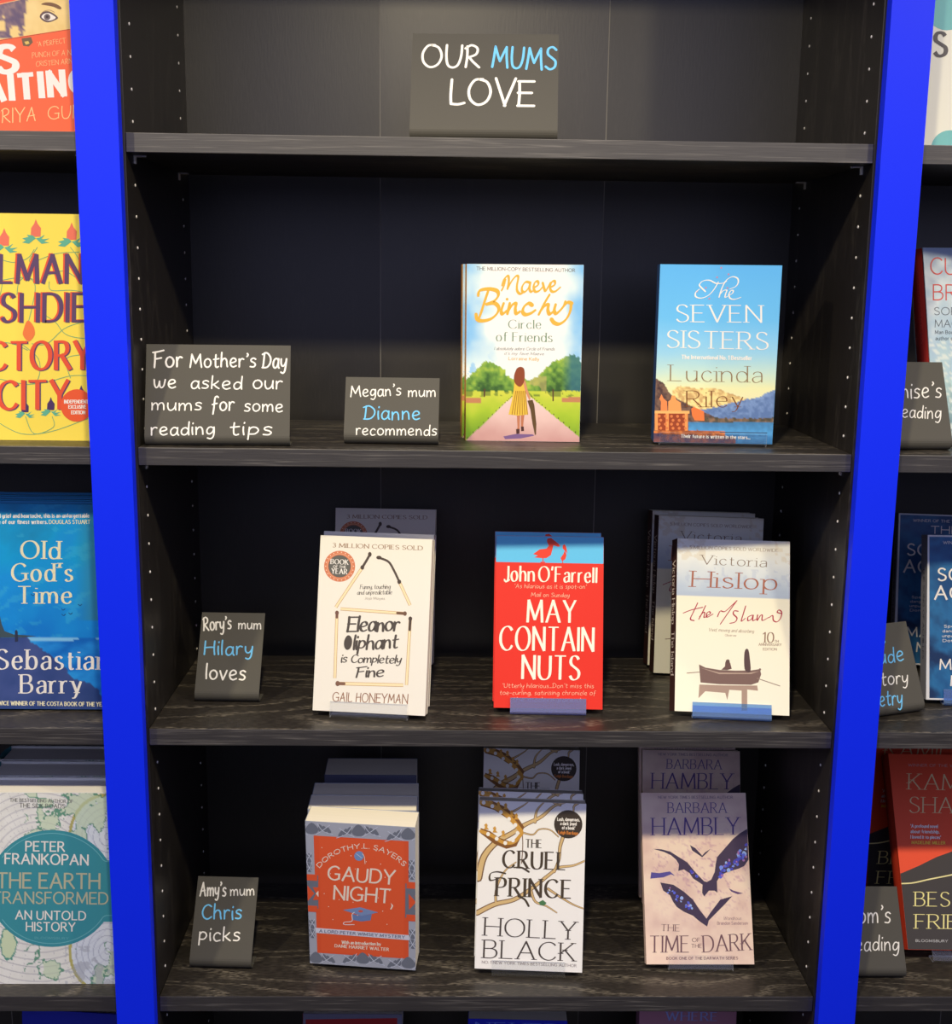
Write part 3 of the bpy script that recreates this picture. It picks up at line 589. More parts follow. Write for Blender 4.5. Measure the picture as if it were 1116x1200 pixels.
def art_seven():
    A = Art(.1315, .1955, I(773.6, 310.6, 918.4, 311, 905, 519.6, 765.5, 518), (750, 290, 5.0))
    def f(X, Y):
        n = vnoise(X, Y, 60, 5); n2 = vnoise(X, Y, 18, 8)
        c = ramp(Y + (n - .5) * 20, [(100, (92, 172, 222)), (420, (105, 182, 226)), (620, (150, 200, 215)), (740, (195, 218, 195)), (830, (232, 228, 165)), (900, (235, 225, 170))])
        m1 = 850 - 35 * np.exp(-((X - 250) / 60) ** 2) + 20 * (n2 - .5) - 25 * np.exp(-((X - 400) / 90) ** 2) + np.clip((X - 480) / 4, 0, 60)
        c = np.where(((Y > m1) & (X > 190) & (X < 720))[..., None], ramp(n2, [(.3, (200, 160, 100)), (.6, (245, 218, 140))]), c)
        m2 = np.interp(X, [300, 420, 560, 640, 700, 745, 790, 840], [960, 940, 905, 885, 880, 852, 835, 830]) + (n2 - .5) * 12
        c = np.where((Y > m2)[..., None], ramp(n2 + (Y - m2) / 400, [(.3, (130, 155, 190)), (.8, (95, 120, 160))]), c)
        m3 = np.interp(X, [70, 100, 140, 175, 230, 300, 400, 470, 520], [765, 775, 800, 860, 895, 930, 975, 1005, 1030])
        c = np.where((Y > m3)[..., None], ramp(n2, [(.2, (70, 50, 50)), (.6, (125, 95, 75))]), c)
        c = np.where(((Y > 998 + (n2 - .5) * 26) & (X > 330))[..., None], ramp(n2, [(.3, (80, 75, 60)), (.7, (150, 115, 85))]), c)
        c = np.where(((Y > 1022) & (X > 280))[..., None], ramp((Y - 1022) / 120 + (n2 - .5) * .4, [(0, (70, 125, 165)), (.5, (85, 155, 200)), (1, (55, 110, 155))]), c)
        c = np.where(((Y > 1072 + (n2 - .5) * 10) & (X < 500))[..., None], ramp(n2, [(.3, (150, 80, 45)), (.7, (225, 130, 60))]), c)
        return np.where(((Y > 1098 + (X - 300) * .04) & (X < 560))[..., None], ramp(n2, [(.3, (70, 60, 85)), (.7, (130, 80, 75))]), c)
    A.paint('cover_picture', 110, 165, f)
    b = 'stone_terrace_picture'; O = (240, 150, 80); D = (150, 65, 35)
    A.poly(b, I(85, 958, 290, 958, 290, 974, 85, 974), (250, 175, 100), 2); A.poly(b, I(88, 974, 282, 974, 282, 1072, 88, 1072), D, 2)
    for x in (86, 150, 262): A.poly(b, I(x, 974, x + 18, 974, x + 18, 1072, x, 1072), O, 3)
    for i in range(5):
        for j in range(4): A.disc(b, 112 + i * 36 + (j % 2) * 9, 990 + j * 23, 9, (215, 120, 65), 3, n=8)
    A.poly(b, I(120, 958, 122, 905, 112, 890, 125, 862, 138, 888, 158, 905, 160, 958), (235, 135, 75), 3); A.poly(b, I(165, 958, 165, 905, 178, 895, 185, 870, 205, 870, 212, 895, 238, 910, 242, 958), (245, 155, 85), 3)
    A.poly(b, I(305, 985, 300, 945, 315, 935, 340, 945, 375, 960, 378, 1015, 320, 1012), (235, 120, 60), 3)
    A.line(b, I(470, 1080, 745, 1082), 5, (60, 80, 100), 3)
    for x, y in ((480, 122), (523, 160), (455, 178), (388, 240), (335, 262), (408, 303), (516, 240)): A.disc('pink_stars', x, y, 6, (190, 130, 150), 3, n=6)
    W_ = WC; L = lambda *p: A.nibline('title_lettering', I(*p), 9, W_, 5, .4, .5)
    for p in ((462, 206, 436, 250, 402, 285, 360, 301, 328, 292, 328, 268, 350, 248), (385, 262, 362, 240, 350, 222, 372, 200, 410, 196, 450, 214, 490, 212, 512, 200), (500, 205, 480, 250, 466, 295), (472, 278, 492, 256, 512, 254, 505, 275, 502, 295, 516, 290),
              (520, 286, 545, 272, 550, 256, 536, 256, 524, 280, 534, 302, 562, 306, 596, 294), (492, 222, 515, 190, 548, 174, 576, 184, 580, 208, 564, 232, 530, 246)): L(*p)
    t = 'title_lettering'
    A.text(t, 'SEVEN', 215, 440, 715, 440, 98, 'serif', W_, wt=.85); A.text(t, 'SISTERS', 160, 590, 752, 598, 98, 'serif', W_, wt=.85)
    A.text('strapline_lettering', 'The International No. 1 Bestseller', 245, 656, 658, 660, 22, 'tinyb', W_)
    A.text('author_lettering', 'Lucinda', 178, 784, 716, 790, 92, 'serif', (140, 112, 75), wt=.6); A.text('author_lettering', 'Riley', 274, 934, 604, 934, 92, 'serif', (120, 70, 35), wt=.6)
    A.text('strapline_lettering', 'Their future is written in the stars...', 240, 1112, 645, 1118, 18, 'tinyb', W_)
    return A

def art_eleanor():
    A = Art(.1301, .2009, I(376.4, 628.6, 508, 633.2, 498.3, 841, 366.3, 833.3), (350, 580, 4.283))
    B = (150, 115, 85); A.text('strapline_lettering', '3 MILLION COPIES SOLD', 174, 268, 626, 282, 20, 'serif', B, wt=1.5)
    e = 'award_emblem'; A.disc(e, 208, 364, 78, (205, 120, 80), 2); A.disc(e, 208, 364, 64, (222, 160, 120), 3); A.disc(e, 208, 364, 61, (205, 120, 80), 4); A.disc(e, 208, 364, 56, (95, 92, 82), 5)
    for i in range(22):
        a = i / 22 * 6.283; A.disc(e, 208 + 70 * math.cos(a), 364 + 70 * math.sin(a), 3, (240, 200, 170), 4, n=6)
    A.text(e, 'BOOK', 164, 352, 250, 356, 24, 'serifb', WC, 6); A.text(e, 'OF THE', 176, 372, 240, 374, 12, 'serifb', WC, 6); A.text(e, 'YEAR', 168, 400, 244, 404, 25, 'serifb', WC, 6)
    m = 'matchstick_picture'
    def match(x0, y0, x1, y1, w=13, burn=.0, bend=None, dark=(75, 62, 52)):
        P = [(x0, y0), (x1, y1)] if not bend else [(x0, y0), *bend, (x1, y1)]
        A.line(m, P, w + 2, (190, 150, 95), 2, smooth=bool(bend), cap=False); A.line(m, P, w - 3, (238, 215, 165), 3, smooth=bool(bend), cap=False)
        if burn:
            d = (x1 - x0, y1 - y0); s = (x1 - d[0] * burn, y1 - d[1] * burn)
            A.line(m, [s, (x1, y1)], w - 1, dark, 4, False)
        A.disc(m, x1, y1, w * .72, dark, 5, w * .85)
    match(188, 570, 322, 370); A.line(m, I(322, 370, 345, 332, 360, 306), 12, (80, 68, 58), 4); A.disc(m, 360, 304, 9, (75, 62, 52), 5, 12)
    match(562, 560, 508, 442); A.line(m, I(508, 442, 484, 390, 455, 342, 410, 322), 11, (80, 68, 58), 4); A.disc(m, 406, 320, 13, (75, 62, 52), 5, 9)
    for d in (322, 370), (508, 442), (562, 560): pass
    match(212, 578, 536, 602, 13, .12, None, (110, 80, 60)); match(182, 925, 194, 598, 13, .07, None, (115, 80, 65)); match(542, 962, 563, 628, 13, .17); match(526, 962, 196, 952, 15, .1, None, (125, 90, 70))
    K = (78, 70, 62); t = 'title_lettering'
    A.text(t, 'Eleanor', 246, 690, 502, 688, 70, 'brush', K, wt=1.3, jit=.03); A.text(t, 'liphant', 276, 780, 496, 776, 66, 'brush', K, wt=1.25, jit=.03, seed=3); A.poly(t, I(245, 712, 262, 716, 270, 740, 262, 772, 244, 784, 230, 768, 230, 738), K, 5, True)
    A.text(t, 'is Completely', 214, 846, 512, 852, 38, 'brush', K, wt=1.3, jit=.03, seed=5); A.text(t, 'Fine', 290, 920, 424, 918, 48, 'brush', K, wt=1.5, jit=.03)
    A.text('quote_lettering', 'Funny, touching', 310, 478, 462, 476, 20, 'brush', (110, 105, 95)); A.text('quote_lettering', 'and unpredictable', 296, 506, 470, 504, 20, 'brush', (110, 105, 95)); A.text('quote_lettering', 'Jojo Moyes', 334, 530, 434, 532, 12, 'serif', (150, 140, 125))
    A.text('author_lettering', 'GAIL HONEYMAN', 170, 1040, 546, 1054, 44, 'handthin', (140, 92, 66), wt=1.1)
    return A

def art_nuts():
    A = Art(.1262, .2003, I(581, 630.3, 706.9, 631.8, 706.2, 834.6, 579, 831.8), (560, 600, 4.617))
    A.poly('sky_band', I(90, 135, 690, 140, 690, 292, 90, 283), (95, 185, 232), 1)
    R = (226, 62, 40); p = 'pelican_silhouettes'
    A.poly(p, I(296, 240, 330, 215, 368, 210, 380, 195, 370, 172, 372, 156, 392, 152, 405, 162, 440, 190, 405, 192, 400, 215, 392, 245, 368, 262, 340, 262, 300, 258, 322, 248), R, 3)
    A.poly(p, I(400, 176, 445, 196, 430, 200, 400, 190), R, 4); A.line(p, I(348, 258, 350, 284), 5, R, 3, False); A.line(p, I(338, 284, 360, 284), 5, R, 3, False)
    A.poly(p, I(444, 262, 460, 238, 466, 222, 455, 208, 456, 192, 466, 186, 474, 200, 482, 238, 470, 222, 476, 245, 470, 268, 452, 278), R, 3); A.line(p, I(456, 272, 456, 288), 4, R, 3, False)
    C = (255, 240, 205); t = 'title_lettering'; a = 'author_lettering'
    A.text(a, 'John', 142, 386, 300, 388, 82, 'flare', C, wt=.95); A.text(a, "O'Farrell", 328, 388, 638, 394, 80, 'flare', C, wt=.95)
    A.line(a, I(142, 378, 150, 390, 168, 380), 8, C, 5)
    A.text(t, 'MAY', 268, 608, 524, 610, 118, 'flare', C, wt=.85); A.text(t, 'CONTAIN', 122, 758, 622, 766, 126, 'flare', C, wt=.82); A.text(t, 'NUTS', 242, 914, 546, 920, 126, 'flare', C, wt=.85)
    for y, x0, x1, s in ((424, 196, 584, "'As hilarious as it is spot-on'"), (470, 286, 492, 'Mail on Sunday'), (962, 134, 626, "'Utterly hilarious...Don't miss this"), (1000, 120, 636, 'toe-curling, satirising chronicle of'), (1036, 190, 560, 'the modern parent')):
        A.text('quote_lettering', s, x0, y, x1, y + 4, 22, 'handthin', (250, 200, 160), jit=.05)
    return A

def art_island():
    A = Art(.1306, .2015, I(793.7, 631.4, 926.7, 636.5, 925.5, 841.4, 791.3, 833.3), (750, 580, 4.284))
    def f(X, Y):
        n = vnoise(X, Y, 70, 31); n2 = vnoise(X, Y, 22, 32)
        y = Y - (X - 187) * .05
        c = ramp(y + (n - .5) * 60 * (y < 480), [(220, (232, 224, 200)), (330, (222, 222, 210)), (470, (180, 190, 195)), (506, (172, 182, 190)), (509, (236, 226, 192)), (700, (240, 230, 196)), (1120, (243, 232, 200))])
        c = blend(c, (165, 175, 190), ((y < 440) & (y > 360) & (n2 > .62)) * .35)
        return blend(c, (205, 185, 150), ((y < 330) & ((X < 330) | (X > 680)) & (n2 > .5)) * .35)
    A.paint('cover_picture', 90, 140, f)
    b = 'rowing_boat_picture'; D = (120, 92, 80)
    A.poly(b, I(298, 856, 330, 872, 400, 885, 480, 890, 560, 890, 604, 884, 610, 910, 596, 950, 560, 962, 400, 956, 306, 946), D, 3)
    A.poly(b, I(302, 872, 400, 898, 540, 902, 600, 895, 560, 908, 400, 906), (175, 148, 125), 4)
    A.poly(b, I(300, 956, 420, 962, 590, 966, 594, 992, 540, 985, 540, 1090, 512, 1090, 512, 990, 450, 985, 440, 1036, 430, 1000, 330, 990, 296, 1024), (168, 140, 118), 2)
    A.poly(b, I(430, 846, 442, 836, 454, 850, 462, 880, 440, 886, 410, 884, 428, 868), (105, 75, 65), 5); A.disc(b, 442, 843, 10, (95, 70, 60), 6, n=12)
    A.poly(b, I(530, 890, 524, 850, 526, 800, 534, 782, 546, 788, 553, 830, 556, 895), (85, 62, 58), 5, True)
    A.line(b, I(238, 898, 300, 894), 4, (150, 125, 105), 4); A.line(b, I(590, 930, 704, 970), 4, (150, 125, 105), 4); A.disc(b, 604, 886, 6, D, 4, n=8)
    A.text('strapline_lettering', '5 MILLION COPIES SOLD WORLDWIDE', 250, 274, 696, 294, 16, 'serif', (160, 140, 120))
    A.text('author_lettering', 'Victoria', 308, 352, 636, 370, 46, 'serif', (125, 105, 88), wt=.8); A.text('author_lettering', 'Hislop', 262, 465, 686, 486, 78, 'serif', (160, 92, 66), wt=.95)
    R = (172, 40, 62); L = lambda *p: A.nibline('title_lettering', I(*p), 7, R, 5, .5, .6)
    for p in ((290, 548, 268, 595, 254, 628, 272, 636), (218, 598, 260, 582, 316, 570), (330, 562, 312, 600, 296, 630), (300, 618, 318, 596, 326, 600, 322, 620, 338, 616), (338, 612, 354, 602, 348, 592, 336, 602, 338, 620, 368, 604), (390, 618, 404, 590, 428, 592, 470, 555, 488, 538), (488, 538, 450, 590, 404, 656),
              (494, 592, 474, 590, 470, 606, 488, 626, 478, 646, 452, 652), (532, 566, 520, 605, 510, 642, 530, 628), (566, 612, 544, 622, 544, 640, 562, 632, 570, 612, 568, 640, 586, 632), (592, 612, 590, 640, 606, 616, 616, 614, 616, 640, 650, 624), (650, 626, 668, 616, 672, 640, 690, 648, 708, 630, 714, 600, 700, 588, 692, 600, 712, 606)): L(*p)
    A.text('quote_lettering', 'Vivid, moving and absorbing', 345, 690, 572, 702, 16, 'italic', (160, 140, 115)); A.text('quote_lettering', 'Observer', 428, 716, 486, 719, 10, 'tiny', (175, 155, 130))
    A.text('edition_mark', '10', 618, 750, 672, 752, 50, 'serif', (140, 105, 80)); A.text('edition_mark', 'TH', 678, 752, 698, 752, 12, 'tiny', (140, 105, 80)); A.text('edition_mark', 'ANNIVERSARY', 598, 766, 712, 770, 12, 'tiny', (150, 120, 95)); A.text('edition_mark', 'EDITION', 620, 790, 688, 792, 12, 'tiny', (150, 120, 95))
    return A

def art_gaudy():
    A = Art(.1294, .1978, I(358, 964, 486.2, 976.1, 488, 1139.4, 362.9, 1134.2), (340, 870, 4.288))
    O = (226, 88, 48); G = (112, 116, 124); LG = (205, 208, 214); d = 'border_ornament'; C = (250, 222, 195)
    A.poly('red_panel', I(122, 478, 596, 520, 600, 1098, 138, 1078), O, 2)
    A.poly('red_panel', I(150, 486, 575, 524, 578, 1090, 158, 1072), (230, 92, 50), 3)
    for (x, y) in ((350, 468), (112, 450), (592, 492), (372, 1108), (130, 1110), (598, 1125)):
        d = 'border_ornament#%d_%d' % (x, y)
        A.poly(d, I(x, y - 38, x + 34, y - 6, x + 22, y + 18, x - 20, y + 16, x - 32, y - 8), G, 4, True)
        for s in (-1, 1):
            for k in range(3): A.poly(d, I(x + s * (40 + 22 * k), y - 28 + k * 8, x + s * (62 + 20 * k), y - 6 + k * 10, x + s * (48 + 20 * k), y + 12 + k * 3, x + s * (34 + 20 * k), y), G, 4, True)
            A.line(d, I(x + s * 20, y + 24, x + s * 60, y + 2, x + s * 95, y - 22), 3, LG, 5); A.line(d, I(x + s * 30, y - 30, x + s * 60, y + 8, x + s * 110, y + 26), 3, LG, 5)
    for x, y in ((98, 610), (612, 655), (112, 950), (618, 995)):
        d = 'border_ornament#%d_%d' % (x, y)
        for k in range(4): A.poly(d, I(x - 14, y - 44 + 24 * k, x + 12, y - 36 + 24 * k, x + 8, y - 20 + 24 * k, x - 12, y - 26 + 24 * k), G, 4, True)
        A.line(d, I(x - 12, y - 45, x + 14, y, x - 10, y + 48), 3, LG, 5); A.line(d, I(x + 12, y - 45, x - 12, y, x + 12, y + 48), 3, LG, 5)
    for x, y, s in ((90, 680, 1), (600, 725, -1)):
        d = 'border_ornament#%d_%d' % (x, y)
        A.poly(d, I(x - 10, y - 6, x + 55, y, x + 55, y + 170, x - 8, y + 165), G, 4) if s > 0 else A.poly(d, I(x - 18, y, x + 40, y + 2, x + 40, y + 172, x - 18, y + 168), G, 4)
        for yy in (0, 160): A.poly(d, I(x - 12, y - 8 + yy, x + 50, y - 4 + yy, x + 50, y + 28 + yy, x - 12, y + 24 + yy), O, 5)
        A.poly(d, I(x - 2, y + 50, x + 34, y + 92, x, y + 130), O, 5); A.poly(d, I(x + 26, y + 60, x + 58, y + 60, x + 58, y + 125, x + 26, y + 125, x + 44, y + 92), O, 6)
        A.poly(d, I(x + 42, y + 92, x + 56, y + 78, x + 56, y + 110), C, 7)
    A.text('author_lettering', 'DOROTHY L. SAYERS', 0, 0, 1, 0, 22, 'sansb', C, 5, arc=(362, 830, 282, -48, 48))
    A.text('title_lettering', 'GAUDY', 196, 700, 526, 728, 66, 'sans', C, 5); A.text('title_lettering', 'NIGHT', 226, 800, 504, 820, 66, 'sans', C, 5)
    m = 'mortarboard_picture'; B = (108, 130, 170)
    A.poly(m, I(272, 856, 360, 842, 450, 868, 366, 886), (125, 145, 180), 5); A.poly(m, I(316, 876, 366, 886, 418, 876, 412, 908, 366, 914, 320, 906), B, 4); A.disc(m, 362, 862, 12, (215, 90, 70), 6, 6)
    A.line(m, I(330, 868, 318, 880, 318, 912, 280, 918, 280, 930, 330, 930), 4, (235, 225, 215), 7)
    A.disc(m, 354, 586, 24, (120, 150, 190), 5); A.line(m, I(340, 575, 368, 596), 3, LG, 6); A.line(m, I(370, 575, 380, 590, 384, 625), 3, C, 6); A.poly(m, I(512, 820, 524, 834, 516, 852, 508, 852, 516, 836), C, 6)
    for i in range(26): A.disc('small_stars', 165 + (i * 137) % 400, 540 + (i * 211) % 400, 2.6, C, 5, n=5)
    A.poly('white_ribbon', I(128, 948, 602, 980, 604, 1005, 130, 974), (215, 212, 215), 6); A.text('white_ribbon', 'A LORD PETER WIMSEY MYSTERY', 150, 970, 580, 996, 13, 'tinyb', (110, 115, 135), 8)
    A.text('introduction_lettering', 'With an introduction by', 266, 1028, 462, 1034, 15, 'tinyb', C, 5); A.text('introduction_lettering', 'DAME HARRIET WALTER', 230, 1046, 502, 1060, 14, 'tinyb', C, 5)
    return A

def art_cruel():
    A = Art(.1293, .2002, I(562.5, 941, 688.3, 944.5, 681.8, 1143.3, 556.3, 1137.5), (540, 860, 4.0))
    b = 'branch_picture'; D = (120, 88, 60); M_ = (212, 178, 118)
    def br(w0, *p, taper=.75):
        A.line(b, I(*p), w0 + 3, D, 2, taper=taper); A.line(b, I(*p), w0 * .72, M_, 3, taper=taper)
    br(34, 84, 690, 110, 590, 170, 520, 240, 480, 300, 440, 380, 400, 440, 350, 500, 330); br(14, 350, 425, 360, 370, 400, 325); br(8, 250, 375, 300, 345, 330, 320); br(10, 470, 345, 440, 335, 430, 325)
    br(6, 290, 475, 340, 485, 370, 460, 420, 462, 460, 495, taper=.3); br(16, 488, 480, 468, 540, 462, 600, 440, 660, taper=.3); br(12, 560, 330, 535, 350, 530, 380, 488, 480)
    br(24, 78, 852, 160, 812, 250, 790, 330, 740, 420, 670, 460, 640, 530, 630, 590, 605, taper=.7); br(11, 165, 810, 168, 740, 205, 660, 260, 615, taper=.6); br(12, 330, 750, 350, 800, 400, 820, 450, 852, taper=.6); br(10, 410, 740, 470, 780, 530, 815, 585, 836, taper=.5)
    A.line(b, I(290, 480, 292, 540, 286, 620), 4, D, 3)
    A.poly(b, I(365, 803, 385, 792, 402, 806, 392, 818, 372, 816), (75, 120, 75), 4)
    c = 'crown_picture'; Gd = (205, 150, 62); Dk = (130, 85, 40)
    for pts in (I(95, 350, 160, 370, 220, 410, 262, 450, 290, 470, 300, 450, 262, 395, 205, 352, 140, 322, 96, 318), I(95, 455, 140, 470, 180, 500, 240, 520, 280, 500, 292, 480, 262, 540, 215, 552, 160, 530, 95, 480)):
        A.poly(c, pts, Dk, 4); 
    A.line(c, I(96, 334, 150, 350, 205, 382, 250, 425, 285, 470), 20, Gd, 5, taper=0); A.line(c, I(96, 470, 150, 492, 200, 522, 250, 520, 288, 480), 16, Gd, 5, taper=0)
    for x, y in ((110, 335), (150, 352), (190, 380), (228, 412), (258, 440), (130, 483), (170, 505), (210, 525), (246, 512), (268, 478)): A.disc(c, x, y, 9, (245, 238, 215), 6, 10, n=10)
    for x, y in ((118, 318), (140, 322), (178, 345), (212, 352), (240, 385), (262, 400), (120, 448), (160, 462), (200, 480)): A.poly(c, I(x - 10, y + 14, x - 4, y + 2, x - 8, y - 8, x + 2, y - 16, x + 8, y - 6, x + 6, y + 4, x + 14, y + 14), Gd, 5)
    e = 'black_badge'; K = (62, 52, 42); A.disc(e, 507, 435, 67, K, 6)
    for y, x0, x1, s in ((418, 456, 560, 'Lush, dangerous,'), (438, 470, 545, 'a dark jewel'), (458, 478, 538, "of a book'")): A.text(e, s, x0, y, x1, y + 2, 14, 'tinyb', WC, 8)
    A.text(e, 'Leigh Bardugo', 460, 480, 552, 484, 14, 'tinyb', (200, 120, 50), 8)
    t = 'title_lettering'; T = (72, 60, 46)
    A.text(t, 'THE', 306, 545, 380, 547, 38, 'serif', T, 5, wt=1.2); A.text(t, 'CRUEL', 200, 640, 490, 650, 80, 'serifb', T, 5, wt=.85); A.text(t, 'PRINCE', 168, 772, 516, 784, 84, 'serifb', T, 5, wt=.85)
    for p in ((250, 640, 285, 640, 320, 660), (270, 775, 300, 790, 318, 820), (180, 690, 140, 700, 140, 670, 170, 660, 210, 668)): A.nibline(t, I(*p), 10, T, 5)
    A.text('author_lettering', 'HOLLY', 112, 956, 536, 978, 82, 'serifl', (70, 60, 55), 5, wt=1.2); A.text('author_lettering', 'BLACK', 108, 1060, 530, 1078, 82, 'serifl', (70, 60, 55), 5, wt=1.2)
    A.text('strapline_lettering', 'NO. 1 NEW YORK TIMES BESTSELLING AUTHOR', 100, 1086, 540, 1106, 12, 'tiny', (150, 135, 130), 5)
    return A

def art_dark():
    A = Art(.1313, .2032, I(750.5, 930.8, 874.3, 930.8, 884.5, 1132.5, 758, 1132), (735, 860, 4.0))
    def f(X, Y):
        n = vnoise(X, Y, 90, 41); n2 = vnoise(X, Y, 34, 44, 4)
        c = ramp(n, [(.2, (222, 188, 165)), (.5, (236, 206, 178)), (.8, (240, 214, 182))]); v = np.abs(n2 - .5)
        reg = np.exp(-((X - 380) / 190) ** 2 - ((Y - 660) / 170) ** 2)
        reg = np.maximum(reg, .8 * np.exp(-((X - 150) / 60) ** 2 - ((Y - 610) / 60) ** 2)); reg = np.maximum(reg, .8 * np.exp(-((X - 470) / 120) ** 2 - ((Y - 720) / 50) ** 2))
        return blend(c, (165, 110, 140), np.clip(1 - v * 22, 0, 1) * reg * .75)
    A.paint('cover_picture', 76, 116, f)
    b = 'bat_picture'; K = (66, 52, 74)
    big = I(120, 548, 160, 550, 201, 561, 244, 588, 282, 612, 320, 658, 345, 685, 362, 701, 375, 704, 395, 693, 411, 658, 416, 620, 422, 588, 455, 550, 497, 502, 530, 475, 561, 456, 566, 456, 571, 600, 550, 630, 524, 642, 470, 658, 438, 674, 422, 701, 424, 755, 411, 745, 384, 745, 362, 772, 352, 755, 354, 717, 341, 708, 309, 687, 293, 663, 266, 645, 239, 652, 243, 622, 230, 600, 205, 578, 170, 562)
    A.poly(b, big, K, 2)
    low = I(155, 706, 217, 717, 266, 749, 309, 787, 341, 835, 373, 876, 390, 850, 405, 830, 438, 787, 494, 771, 459, 809, 416, 852, 384, 884, 376, 913, 341, 889, 309, 862, 266, 843, 233, 821, 215, 795, 201, 766, 169, 744)
    A.poly(b, low, K, 2)
    A.poly(b, I(294, 530, 320, 545, 345, 572, 352, 580, 365, 565, 392, 548, 372, 570, 352, 588, 335, 576, 305, 556), K, 2); A.poly(b, I(112, 658, 150, 662, 200, 654, 225, 676, 205, 668, 170, 682, 108, 688), (85, 75, 140), 2)
    A.poly(b, I(476, 733, 500, 745, 545, 758, 520, 762, 490, 750), (100, 70, 110), 2)
    rnd = random.Random(4)
    for k in range(80):
        if k < 44: t = rnd.random(); x = 436 + t * 126; y = 650 - t * 112 + rnd.uniform(-14, 34 + 22 * t); x = min(x, 562)
        elif k < 70: t = rnd.random(); x = 178 + t * 130; y = 735 + t * 100 + rnd.uniform(-22, 18)
        else: t = rnd.random(); x = 296 + t * 34; y = 650 + t * 32
        c = rnd.choice([(88, 98, 200), (120, 140, 225), (70, 70, 175), (150, 175, 235), (165, 110, 160)]); r = rnd.uniform(4, 12) * (.8 if k >= 44 else 1)
        A.poly(b, [(x + r * rnd.uniform(.5, 1.1) * math.cos(a), y + r * rnd.uniform(.5, 1.1) * math.sin(a)) for a in (0, 1, 2, 3, 4, 5)], c, 3 + (k % 3) * .3, True)
    Pu = (92, 66, 130); a = 'author_lettering'
    A.text('strapline_lettering', 'NEW YORK TIMES BESTSELLING AUTHOR', 144, 310, 496, 310, 12, 'tiny', (150, 120, 125), 5)
    A.text(a, 'BARBARA', 190, 378, 466, 378, 48, 'serif', Pu, 5, wt=.75); A.text(a, 'HAMBLY', 118, 483, 524, 480, 80, 'serif', Pu, 5, wt=.75)
    T = (112, 78, 82); t = 'title_lettering'
    A.text(t, 'THE', 160, 932, 246, 934, 30, 'serif', T, 5); A.text(t, 'TIME', 108, 1032, 290, 1032, 76, 'serif', T, 5, wt=.8); A.text(t, 'OF', 306, 984, 342, 984, 18, 'serif', T, 5); A.text(t, 'THE', 302, 1012, 350, 1012, 18, 'serif', T, 5)
    A.text(t, 'DARK', 360, 1032, 582, 1022, 76, 'serif', T, 5, wt=.8)
    A.text('quote_lettering', 'Wondrous', 452, 882, 535, 882, 15, 'italic', (160, 130, 125), 5); A.text('quote_lettering', 'Brandon Sanderson', 424, 904, 566, 904, 14, 'tiny', (170, 135, 130), 5)
    A.text('series_lettering', 'BOOK ONE OF THE DARWATH SERIES', 186, 1066, 520, 1066, 12, 'tinyb', (140, 105, 100), 5)
    return A

def art_waiting():
    A = Art(.153, .24, I(-101.8, -138.4, 79.4, -134.8, 93.0, 158.0, -81.7, 155.3), (0, 0, 7.5))
    # right edge of the printed sheet sits behind the upright board
    def f(X, Y):
        n = vnoise(X + 900, Y + 1200, 90, 51); n2 = vnoise(X + 900, Y + 1200, 30, 52)
        c = ramp(n, [(.2, (226, 188, 112)), (.8, (240, 208, 135))])
        h = ((X < 235 - (Y - 0) * .10 + (n2 - .5) * 20) & (X > 40)) | ((X < 60) & (n > .55)); c = np.where((h & (Y < 330))[..., None], ramp(n2, [(.3, (92, 74, 100)), (.7, (140, 112, 110))]), c)
        c = np.where((((X - 130) / 45) ** 2 + ((Y - 285) / 55) ** 2 < 1)[..., None], np.array((232, 196, 120.)), c)
        c = np.where((Y < -40)[..., None], ramp(n2, [(.3, (90, 70, 92)), (.7, (130, 100, 105))]), c)
        return c
    A.paint('cover_picture', 70, 100, f)
    A.poly('red_sheet', I(-900, 500, 0, 352, 640, 252, 720, 1250, -900, 1250), (236, 98, 58), 2)
    A.poly('red_sheet', I(-900, 160, 0, 45, 190, -4, 190, -300, -900, -300), (225, 85, 60), 2); A.line('sheet_edge', I(-400, 428, 0, 358, 640, 256), 4, (150, 60, 35), 3, False); A.line('sheet_edge', I(-400, 100, 0, 38, 180, 0), 5, (240, 190, 130), 3, False)
    e = 'eye_picture'; K = (96, 74, 72)
    A.poly(e, I(362, 40, 400, 24, 460, 26, 520, 50, 542, 76, 520, 84, 470, 62, 400, 48), (120, 84, 56), 2, True)
    A.poly(e, I(350, 150, 375, 112, 420, 100, 470, 120, 512, 158, 480, 182, 430, 198, 385, 188), K, 2, True); A.poly(e, I(366, 152, 390, 124, 430, 118, 470, 138, 492, 160, 455, 180, 410, 182), (238, 225, 205), 3, True)
    A.disc(e, 416, 152, 28, (110, 92, 88), 4); A.disc(e, 416, 150, 12, (60, 45, 50), 5); A.line(e, I(355, 132, 390, 100, 440, 92, 480, 110), 4, (150, 105, 80), 3)
    A.poly('torn_hole', I(190, 340, 275, 328, 290, 375, 255, 410, 205, 405), (112, 86, 60), 4); A.poly('torn_hole', I(215, 370, 250, 362, 262, 385, 230, 395), (215, 180, 90), 5)
    t = 'title_lettering'; A.text(t, 'S', -8, 636, 142, 630, 222, 'black', WC, 5, wt=.95); A.text(t, 'WAITING', -350, 905, 770, 812, 196, 'black', WC, 5, wt=.92)
    A.text('author_lettering', 'PRIYA', -60, 1085, 318, 1062, 118, 'handthin', (250, 195, 130), 5, wt=.9); A.text('author_lettering', 'GUNS', 425, 1050, 820, 1030, 108, 'handthin', (250, 195, 130), 5, wt=.9)
    for s, x0, x1, y, h in (("'A PERFECT", 330, 580, 412, 40), ('PUNCH OF A NOVEL', 285, 760, 508, 42), ('CRISTEN ARNETT', 320, 740, 585, 42)): A.text('quote_lettering', s, x0, y, x1, y - 34, h, 'handthin', (250, 195, 130), 5, jit=.06)
    return A

